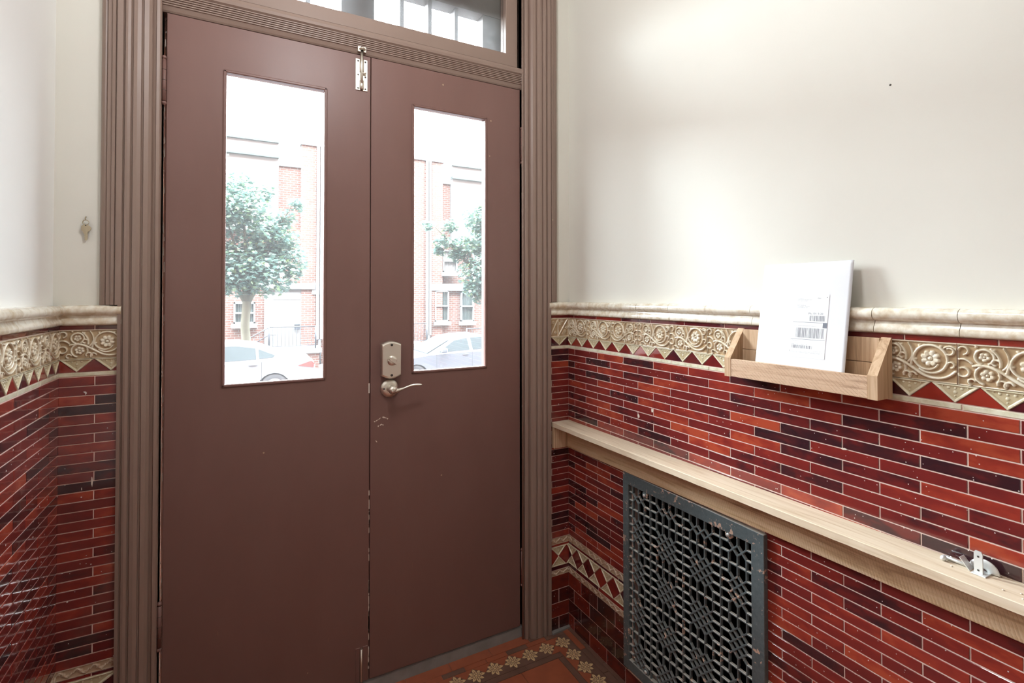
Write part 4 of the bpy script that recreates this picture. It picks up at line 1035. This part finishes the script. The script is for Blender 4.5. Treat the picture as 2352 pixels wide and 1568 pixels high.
# ================================================================== outside
ZS = -1.12
M_road = simple('grey_asphalt', (66, 66, 68), 0.85, var=0.1, vscale=8)
M_walk = simple('pale_concrete', (96, 95, 93), 0.85, var=0.06, vscale=4)
M_white = simple('white_painted_trim', (108, 108, 108), 0.6, var=0.02)
M_rail = simple('dark_railing_paint', (44, 48, 56), 0.5)
M_curtain = simple('grey_curtain_glass', (60, 70, 70), 0.25, var=0.2, vscale=6)
t = NT('red_brick_facade')
br = t.n('ShaderNodeTexBrick', {'Vector': t.n('ShaderNodeVectorMath', {0: t.n('ShaderNodeSeparateXYZ', {0: t.coord('World')}).outputs[0] if False else t.coord('World', (1, 1, 1), rot=(math.radians(-90), 0, 0)), 1: (0, 0, 0)}, operation='ADD').outputs[0],
       'Color1': (*s2l((88, 54, 46)), 1), 'Color2': (*s2l((100, 66, 57)), 1), 'Mortar': (*s2l((110, 106, 102)), 1), 'Scale': 1.0, 'Mortar Size': 0.010, 'Brick Width': 0.215, 'Row Height': 0.075})
t.set(Base_Color=br.outputs[0], Roughness=0.85); M_brick = t.m
ground = link('street', MB().box(-150, 150, 0.31, 13.2, ZS - 0.2, ZS).mesh('street'), M_road)
tag(ground, 'pale asphalt street outside the door', 'street', kind='structure')
o = link('sidewalk', MB().box(-150, 150, 13.2, 16.4, ZS - 0.2, ZS + 0.12).mesh('sidewalk'), M_walk)
tag(o, 'concrete sidewalk in front of the brick rowhouses', 'sidewalk', kind='structure')
FYB = 16.4
# our own house front, unseen; made tall and long to block sky light
own = link('wall_street', MB().box(-90, -0.2155, 0.28, 0.31, ZS - 0.2, 22.0).box(0.966, 90, 0.28, 0.31, ZS - 0.2, 22.0).box(-0.2155, 0.966, 0.30, 0.52, 2.66, 22.0).box(-0.2155, 0.966, 0.28, 0.31, ZS - 0.2, -0.02).mesh('wall_street'), M_brick)
tag(own, 'unseen brick street front of this house, made tall to block sky light', 'wall', kind='structure')
stp = link('stoop', MB().box(-0.6, 1.35, 0.32, 1.45, ZS - 0.1, -0.05).box(-0.6, 1.35, 1.45, 1.75, ZS - 0.1, -0.25).box(-0.6, 1.35, 1.75, 2.05, ZS - 0.1, -0.45).box(-0.6, 1.35, 2.05, 2.35, ZS - 0.1, -0.65).box(-0.6, 1.35, 2.35, 2.65, ZS - 0.1, -0.87).mesh('stoop'), M_walk)
tag(stp, 'concrete entrance steps outside the door', 'steps', kind='structure')
hs = thing('rowhouse', 'red brick rowhouse facade with white trim across the street', 'building', (0, FYB, ZS))
def P3(n, m, *boxes):
    b = MB()
    for bx_ in boxes: b.box(*bx_)
    return part(n, b, m, hs, Matrix.Translation((0, -FYB, -ZS)))
P3('brick_wall', M_brick, (-90, 90, FYB + 0.25, FYB + 1.0, ZS, 5.62))
for (xa, xb) in ((1.72, 2.18), (2.40, 2.80), (5.48, 5.98), (6.28, 6.70)): P3('brick_pier', M_brick, (xa, xb, FYB, FYB + 0.35, ZS, 6.36))
P3('lower_wall', M_brick, (-4.0, 0.62, FYB + 0.10, FYB + 0.3, ZS, 1.6)); P3('lower_wall', M_brick, (6.70, 13, FYB + 0.10, FYB + 0.3, ZS, 1.62))
P3('upper_siding', M_white, (-4.0, 1.02, FYB + 0.02, FYB + 0.3, 3.4, 6.36)); P3('upper_siding', M_white, (7.1, 13, FYB + 0.02, FYB + 0.3, 3.4, 6.36))
for (xa, xb) in ((-4, 1.04), (7.08, 13)):
    P3('cornice', M_curtain, (xa, xb, FYB - 0.08, FYB + 0.1, 5.80, 5.88)); P3('cornice', M_curtain, (xa, xb, FYB - 0.05, FYB + 0.1, 6.30, 6.36))
P3('parapet', M_white, (1.04, 1.72, FYB + 0.2, FYB + 0.4, 5.62, 6.40)); P3('parapet', M_white, (6.70, 7.1, FYB + 0.2, FYB + 0.4, 5.62, 6.40))
P3('pier_cap', M_white, (1.68, 2.86, FYB - 0.05, FYB + 0.4, 6.36, 6.56)); P3('pier_cap', M_white, (5.44, 6.76, FYB - 0.05, FYB + 0.4, 6.36, 6.56))
for xp in (2.235, 2.350, 6.075, 6.190): part('downspout', MB().cbox(xp - 0.045, xp + 0.045, -0.10, -0.01, 0.95, 7.5, 0.012), M_white, hs)
for xp in (2.245, 6.08): part('downspout_boot', MB().tube([(xp + 0.05, -0.06, 0.12), (xp + 0.05, -0.06, 0.95)], 0.05, 10), M_rail, hs)
for (xa, xb) in ((2.18, 2.40), (5.98, 6.28)): P3('brick_pier', M_brick, (xa, xb, FYB + 0.02, FYB + 0.35, ZS, 6.36))
# entrance recesses
for xa in (0.62, 4.05):
    P3('entrance_surround', M_white, (xa, xa + 1.36, FYB + 0.05, FYB + 0.30, -0.36, 1.54)); P3('lintel', M_white, (xa - 0.1, xa + 1.52, FYB - 0.06, FYB + 0.28, 1.53, 1.72))
    dd = P3('entrance_door', M_white, (xa + 0.25, xa + 1.15, FYB + 0.02, FYB + 0.06, -0.36, 1.44)); P3('transom_light', M_white, (xa + 0.25, xa + 1.15, FYB + 0.01, FYB + 0.06, 1.18, 1.22))
    P3('stoop_slab', M_white, (xa - 0.1, xa + 1.62, FYB - 1.1, FYB + 0.1, -0.50, -0.36)); P3('stoop_base', M_brick, (xa - 0.02, xa + 1.55, FYB - 1.05, FYB + 0.1, ZS, -0.50))
    for k in range(4): P3('step', M_walk, (xa - 0.1 - 0.28 * (k + 1), xa - 0.1 - 0.28 * k, FYB - 1.1, FYB - 0.1, ZS, -0.36 - 0.15 * (k + 1)))
# windows with sills and curtains
def win(x0, x1, z0, z1, glassm):
    w = P3('window', M_white, (x0, x1, FYB - 0.02, FYB + 0.12, z0, z0 + 0.05), (x0, x1, FYB - 0.02, FYB + 0.12, z1 - 0.05, z1), (x0, x0 + 0.05, FYB - 0.02, FYB + 0.12, z0, z1), (x1 - 0.05, x1, FYB - 0.02, FYB + 0.12, z0, z1), (x0, x1, FYB - 0.03, FYB + 0.12, (z0 + z1) / 2 - 0.025, (z0 + z1) / 2 + 0.025))
    M0 = Matrix.Identity(4)
    for (a_, b_) in ((z0 + 0.05, (z0 + z1) / 2 - 0.025), ((z0 + z1) / 2 + 0.025, z1 - 0.05)):
        bb = MB(); nn = 16; xs = np.linspace(x0 + 0.05, x1 - 0.05, nn)
        vs = [(float(x), FYB + 0.05 + (0.02 if i % 2 else 0.0), z) for z in (a_, b_) for i, x in enumerate(xs)]
        bb.add(vs, [(i, i + 1, nn + i + 1, nn + i) for i in range(nn - 1)]); part('pane', bb, glassm, w, M0)
    P3('sill', M_white, (x0 - 0.06, x1 + 0.06, FYB - 0.08, FYB + 0.12, z0 - 0.14, z0))
win(6.40, 6.96, 0.33, 1.50, M_curtain); win(7.46, 8.0, 0.31, 1.48, M_curtain); win(-0.25, 0.36, 0.42, 1.10, M_curtain); win(6.72, 7.30, 2.20, 3.06, M_white); win(8.0, 8.6, 2.2, 3.06, M_white)
P3('lintel', M_white, (6.24, 8.6, FYB - 0.03, FYB + 0.12, 1.50, 1.76)); P3('lintel', M_white, (2.06, 3.0, FYB - 0.03, FYB + 0.12, 1.35, 1.75))
# railings
def railing(label, x0, x1, z, y, stairs):
    rg = link('stair_railing', None, None, hs, Matrix.Translation((x0, y - FYB, z - ZS))); rg['label'] = label
    part('top_rail', MB().tube([(0, 0, 0.70), (x1 - x0, 0, 0.70)], 0.018, 6), M_rail, rg)
    part('bottom_rail', MB().tube([(0, 0, 0.10), (x1 - x0, 0, 0.10)], 0.012, 6), M_rail, rg)
    for xx in (0.0, x1 - x0): part('post', MB().tube([(xx, 0, 0), (xx, 0, 0.72)], 0.028, 6), M_rail, rg)
    n = int((x1 - x0) / 0.11)
    for k in range(1, n): part('baluster', MB().tube([((x1 - x0) * k / n, 0, 0.10), ((x1 - x0) * k / n, 0, 0.70)], 0.007, 5), M_rail, rg)
    if stairs:
        part('handrail', MB().tube([(0, 0, 0.70), (-0.75, 0, 0.26), (-1.30, 0, 0.26)], 0.018, 6), M_rail, rg)
        part('handrail', MB().tube([(0.2, 0, 0.46), (0, 0, 0.46), (-0.75, 0, 0.02)], 0.014, 6), M_rail, rg)
        for k in range(1, 6): part('baluster', MB().tube([(-0.13 * k, 0, 0.70 - 0.076 * k), (-0.13 * k, 0, -0.05 - 0.10 * k)], 0.007, 5), M_rail, rg)
        part('post', MB().tube([(-1.1, 0, 0.26), (-1.1, 0, -0.5)], 0.024, 6), M_rail, rg)
railing('dark railing and handrail at the white entrance behind the left tree', 0.72, 2.06, -0.36, FYB - 1.0, True)
railing('short dark railing beside the downspout seen in the right door pane', 4.6, 5.75, -0.36, FYB - 1.0, False)
railing('dark stair railing below the curtained windows at far right', 7.35, 9.2, -0.62, FYB - 0.8, False)
mbx = thing('mailbox', 'small grey mailbox on the white entrance across the street', 'mailbox', (1.60, FYB - 0.04, 0.18))
part('box', MB().cbox(-0.085, 0.085, -0.04, 0.03, 0.0, 0.17, 0.01), M_rail, mbx); part('lid', MB().cbox(-0.095, 0.095, -0.055, 0.035, 0.17, 0.19, 0.004), M_rail, mbx)

# ---- parked cars (both nose to the left)
def carpaint(name, col):
    t = NT(name); t.set(Base_Color=s2l(col), Roughness=0.5); t.b.inputs['Specular IOR Level'].default_value = 0.2; return t.m
M_silver = carpaint('silver_white_car_paint', (104, 106, 110)); M_pale = carpaint('pale_blue_silver_car_paint', (90, 94, 102))
M_carglass = simple('car_window_glass', (48, 54, 56), 0.4, spec=0.15); M_rubber = simple('tyre_rubber', (50, 52, 56), 0.7); M_alloy = simple('alloy_wheel', (150, 150, 152), 0.3); M_red = simple('tail_lamp_red', (150, 52, 48), 0.2)
def car(name, label, x_nose, y_near, zb, paint_m, L=4.6, Wd=1.75, H=1.32):
    c = thing(name, label, 'car', (x_nose, y_near, zb), group='cars parked across the street')
    # side outline (s from nose, h)
    low = [(0.03, 0.30), (0.0, 0.45), (0.03, 0.62), (0.20, 0.72), (0.75, 0.80), (1.25, 0.86), (3.75, 0.92), (4.30, 0.93), (4.55, 0.86), (4.60, 0.66), (4.57, 0.35), (4.45, 0.24)]
    arches = []
    for cx_ in (3.70, 0.85):
        arches += [(cx_ + 0.36 * math.cos(a_), 0.26 + 0.36 * math.sin(a_)) for a_ in [math.pi * k / 10 for k in range(11)]]
    outline = low + [(4.2, 0.20)] + arches[:11] + [(3.3, 0.20), (1.3, 0.20)] + arches[11:] + [(0.4, 0.22)]
    NX = 7
    b = MB()
    tri = bmesh.new()
    ys = [0.0, 0.05, Wd - 0.05, Wd]
    def inset_y(i): return (0.03 if i in (0, 3) else 0.0)
    n = len(outline)
    vs = []
    for i, y in enumerate(ys):
        for (s_, h) in outline: vs.append((s_ + (0.012 if i in (0, 3) and s_ < 2.3 else (-0.012 if i in (0, 3) else 0)), y, h - (0.015 if i in (0, 3) and h > 0.7 else 0)))
    b.add(vs, [(a_ * n + k, a_ * n + (k + 1) % n, (a_ + 1) * n + (k + 1) % n, (a_ + 1) * n + k) for a_ in range(3) for k in range(n)], True)
    b.add(vs, [tuple(range(n)), tuple(reversed(range(3 * n, 4 * n)))])
    part('body', b, paint_m, c)
    roof = [(1.15, 0.84), (1.95, 1.24), (2.35, 1.31), (2.90, 1.32), (3.35, 1.24), (4.12, 0.92)]
    def cab(ins0, ins1, pts):
        vs = []
        for (s_, h) in pts:
            f = (h - 0.84) / 0.48; yi = ins0 + (ins1 - ins0) * f
            vs += [(s_, yi, h), (s_, Wd - yi, h)]
        return vs
    pts = roof; vs = cab(0.04, 0.22, pts); m_ = len(pts)
    b = MB(); b.add(vs, [(2 * i, 2 * i + 1, 2 * i + 3, 2 * i + 2) for i in range(m_ - 1)], True)
    b.add(vs, [tuple(2 * i for i in range(m_)), tuple(2 * i + 1 for i in reversed(range(m_)))])
    part('cabin', b, paint_m, c)
    def gl(nm, poly):
        vs = []
        for (s_, h) in poly:
            f = (h - 0.84) / 0.48; yi = 0.04 + 0.18 * f - 0.006
            vs.append((s_, yi, h))
        part(nm, MB().add(vs, [tuple(range(len(poly)))]), M_carglass, c, fix=False)
    gl('side_window', [(1.50, 0.90), (1.98, 1.19), (2.38, 1.255), (2.42, 0.93)]); gl('side_window', [(2.52, 0.93), (2.48, 1.26), (2.90, 1.265), (3.30, 1.20), (3.32, 0.95)]); gl('side_window', [(3.38, 0.96), (3.36, 1.18), (3.72, 1.02), (3.66, 0.97)])
    part('windscreen', MB().add([(1.20, 0.12, 0.872), (1.90, 0.24, 1.222), (1.90, Wd - 0.24, 1.222), (1.20, Wd - 0.12, 0.872)], [(0, 1, 2, 3)]), M_carglass, c, Matrix.Translation((-0.012, 0, 0.012)), fix=False)
    for cx_ in (0.85, 3.70):
        w = part('tyre', MB().lathe([(0.19, 0.02), (0.29, 0.0), (0.315, 0.03), (0.315, 0.18), (0.29, 0.20), (0.19, 0.19)], (cx_, 0.01, 0.29), 'y', 28), M_rubber, c)
        part('rim', MB().lathe([(0.001, 0.035), (0.05, 0.03), (0.19, 0.045), (0.20, 0.015)], (cx_, 0.01, 0.29), 'y', 24), M_alloy, w)
        for k in range(5):
            a_ = k * 2 * math.pi / 5 + 0.3
            part('spoke_gap', MB().add([(cx_ + r_ * math.cos(a_ + d_), 0.035, 0.29 + r_ * math.sin(a_ + d_)) for r_, d_ in ((0.08, -0.12), (0.165, -0.22), (0.165, 0.22), (0.08, 0.12))], [(0, 1, 2, 3)]), M_rubber, w, fix=False)
        part('tyre', MB().lathe([(0.19, 0.02), (0.29, 0.0), (0.315, 0.03), (0.315, 0.18), (0.29, 0.20), (0.19, 0.19)], (cx_, Wd - 0.22, 0.29), 'y', 20), M_rubber, c)
    part('tail_lamp', MB().prism([(4.20, 0.76), (4.50, 0.86), (4.57, 0.80), (4.55, 0.70)], -0.004, 0.16, lambda p, q, h: (p, h, q)), M_red, c)
    part('mirror', MB().cbox(1.52, 1.70, -0.14, -0.02, 0.90, 1.02, 0.03), paint_m, c)
    for (s_, z) in ((2.18, 0.80), (3.16, 0.82)): part('door_handle', MB().cbox(s_, s_ + 0.18, -0.012, 0.005, z, z + 0.025, 0.004), paint_m, c)
    for s_ in (1.42, 2.47, 3.42): part('door_seam', MB().box(s_, s_ + 0.008, -0.001, 0.004, 0.30, 0.90), M_rubber, c)
    return c
car('parked_sedan', 'white sedan with red tail lamp seen through the left door pane', -3.03, 11.30, ZS, M_silver)
car('parked_sedan', 'pale silver sedan nose first seen through the right door pane', 3.22, 11.30, ZS - 0.02, M_pale)

# ---- street trees
def leafmat(name, a, b_):
    t = NT(name); isl = t.n('ShaderNodeNewGeometry').outputs['Random Per Island']
    c = t.ramp(isl, [(0.0, s2l(a)), (0.7, s2l(b_)), (1.0, s2l((112, 130, 86)))])
    tl = t.n('ShaderNodeBsdfTranslucent', {0: c}); t.set(Base_Color=c, Roughness=0.35)
    ms = t.n('ShaderNodeMixShader', {0: 0.3, 1: t.b.outputs[0], 2: tl.outputs[0]}); t.t.links.new(ms.outputs[0], t.out.inputs[0]); return t.m
M_leaf = leafmat('maple_leaf', (76, 101, 96), (102, 127, 118)); M_bark = simple('pale_mottled_bark', (76, 73, 60), 0.9, var=0.3, vscale=9, bump=0.4)
def tree(label, x, y, zb, trunk, clumps, nleaf, seed):
    r = np.random.default_rng(seed)
    tr = thing('street_tree', label, 'tree', (x, y, zb))
    b = MB()
    b.tube([(0, 0, 0), (0.02, 0, 0.7), (-0.04, 0, 1.5), (0.0, 0, trunk)], [0.15, 0.125, 0.115, 0.11], 10)
    part('trunk', b, M_bark, tr)
    for (cx_, cy2, cz, R) in clumps[:9]:
        part('branch', MB().tube([(0, 0, trunk - 0.1), (cx_ * 0.35, cy2 * 0.35, trunk + (cz - trunk) * 0.5), (cx_ * 0.9, cy2 * 0.9, cz)], [0.075, 0.045, 0.012], 6), M_bark, tr)
    # maple-like leaf: five pointed lobes
    tip = np.array([(0, 0), (0.45, 0.10), (0.28, 0.32), (0.55, 0.62), (0.16, 0.62), (0, 1.0), (-0.16, 0.62), (-0.55, 0.62), (-0.28, 0.32), (-0.45, 0.10)]) * 0.118
    tip3 = np.concatenate([tip, np.zeros((10, 1))], 1)
    V = np.zeros((nleaf, 10, 3)); wts = np.array([c[3] ** 2 for c in clumps]); wts = wts / wts.sum()
    ch = r.choice(len(clumps), nleaf, p=wts)
    for i in range(nleaf):
        c = clumps[ch[i]]; d = r.normal(size=3); d /= np.linalg.norm(d); rad = c[3] * r.random() ** 0.4
        p = np.array(c[:3]) + d * rad * np.array([1, 1, 0.8])
        th, ph = r.uniform(0, 6.283), r.uniform(-1.2, 0.5)
        e1 = np.array([math.cos(th), math.sin(th), 0]); e2 = np.array([-math.sin(th) * math.cos(ph), math.cos(th) * math.cos(ph), math.sin(ph)])
        s_ = r.uniform(0.7, 1.25)
        V[i] = p + s_ * (tip3[:, :1] * e1 + tip3[:, 1:2] * e2)
    me = bpy.data.meshes.new('foliage'); me.from_pydata(V.reshape(-1, 3).tolist(), [], [tuple(range(i * 10, i * 10 + 10)) for i in range(nleaf)]); me.materials.append(M_leaf); me.update()
    fo = link('foliage', me, None, tr); fo['kind'] = 'stuff'
cl1 = [(-0.2, 0, 2.9, 0.9), (0.55, -0.2, 2.75, 0.72), (1.0, 0.1, 3.25, 0.62), (0.85, 0.0, 3.8, 0.5), (-0.1, -0.3, 4.6, 0.7), (-0.9, 0.1, 3.1, 0.9), (0.35, 0.2, 3.9, 0.75), (-0.6, -0.1, 4.4, 0.85), (1.25, 0, 4.75, 0.26), (0.95, 0.1, 4.35, 0.34), (-0.2, 0, 5.2, 0.45), (0.45, -0.2, 5.0, 0.28), (-0.9, 0.1, 5.9, 0.45), (0.2, 0.4, 3.2, 0.8), (-1.4, 0, 4.2, 0.9), (1.2, -0.1, 2.85, 0.25), (-0.45, 0.3, 2.55, 0.45)]
tree('leafy street maple filling the left door pane', 0.10, 13.6, ZS + 0.12, 2.15, [(a_, b_, c_ + 0.12, d_) for a_, b_, c_, d_ in cl1], 12500, 3)
cl2 = [(-0.3, 0, 3.1, 0.75), (-0.9, 0, 3.9, 0.48), (-1.6, 0, 4.05, 0.32), (-2.05, 0.1, 4.55, 0.22), (0.2, 0.2, 4.2, 0.85), (-0.35, -0.1, 4.9, 0.62), (0.6, 0, 3.2, 0.9), (-0.6, 0, 2.55, 0.34), (0.1, 0, 5.2, 0.55), (-1.35, 0, 4.55, 0.30), (-0.3, 0.1, 2.3, 0.3), (0.9, 0, 5.0, 0.8), (-1.05, 0.1, 3.65, 0.3), (-1.7, 0.1, 3.75, 0.2)]
tree('leafy street maple at the right edge of the right door pane', 7.25, 13.6, ZS + 0.12, 2.3, cl2, 9500, 9)
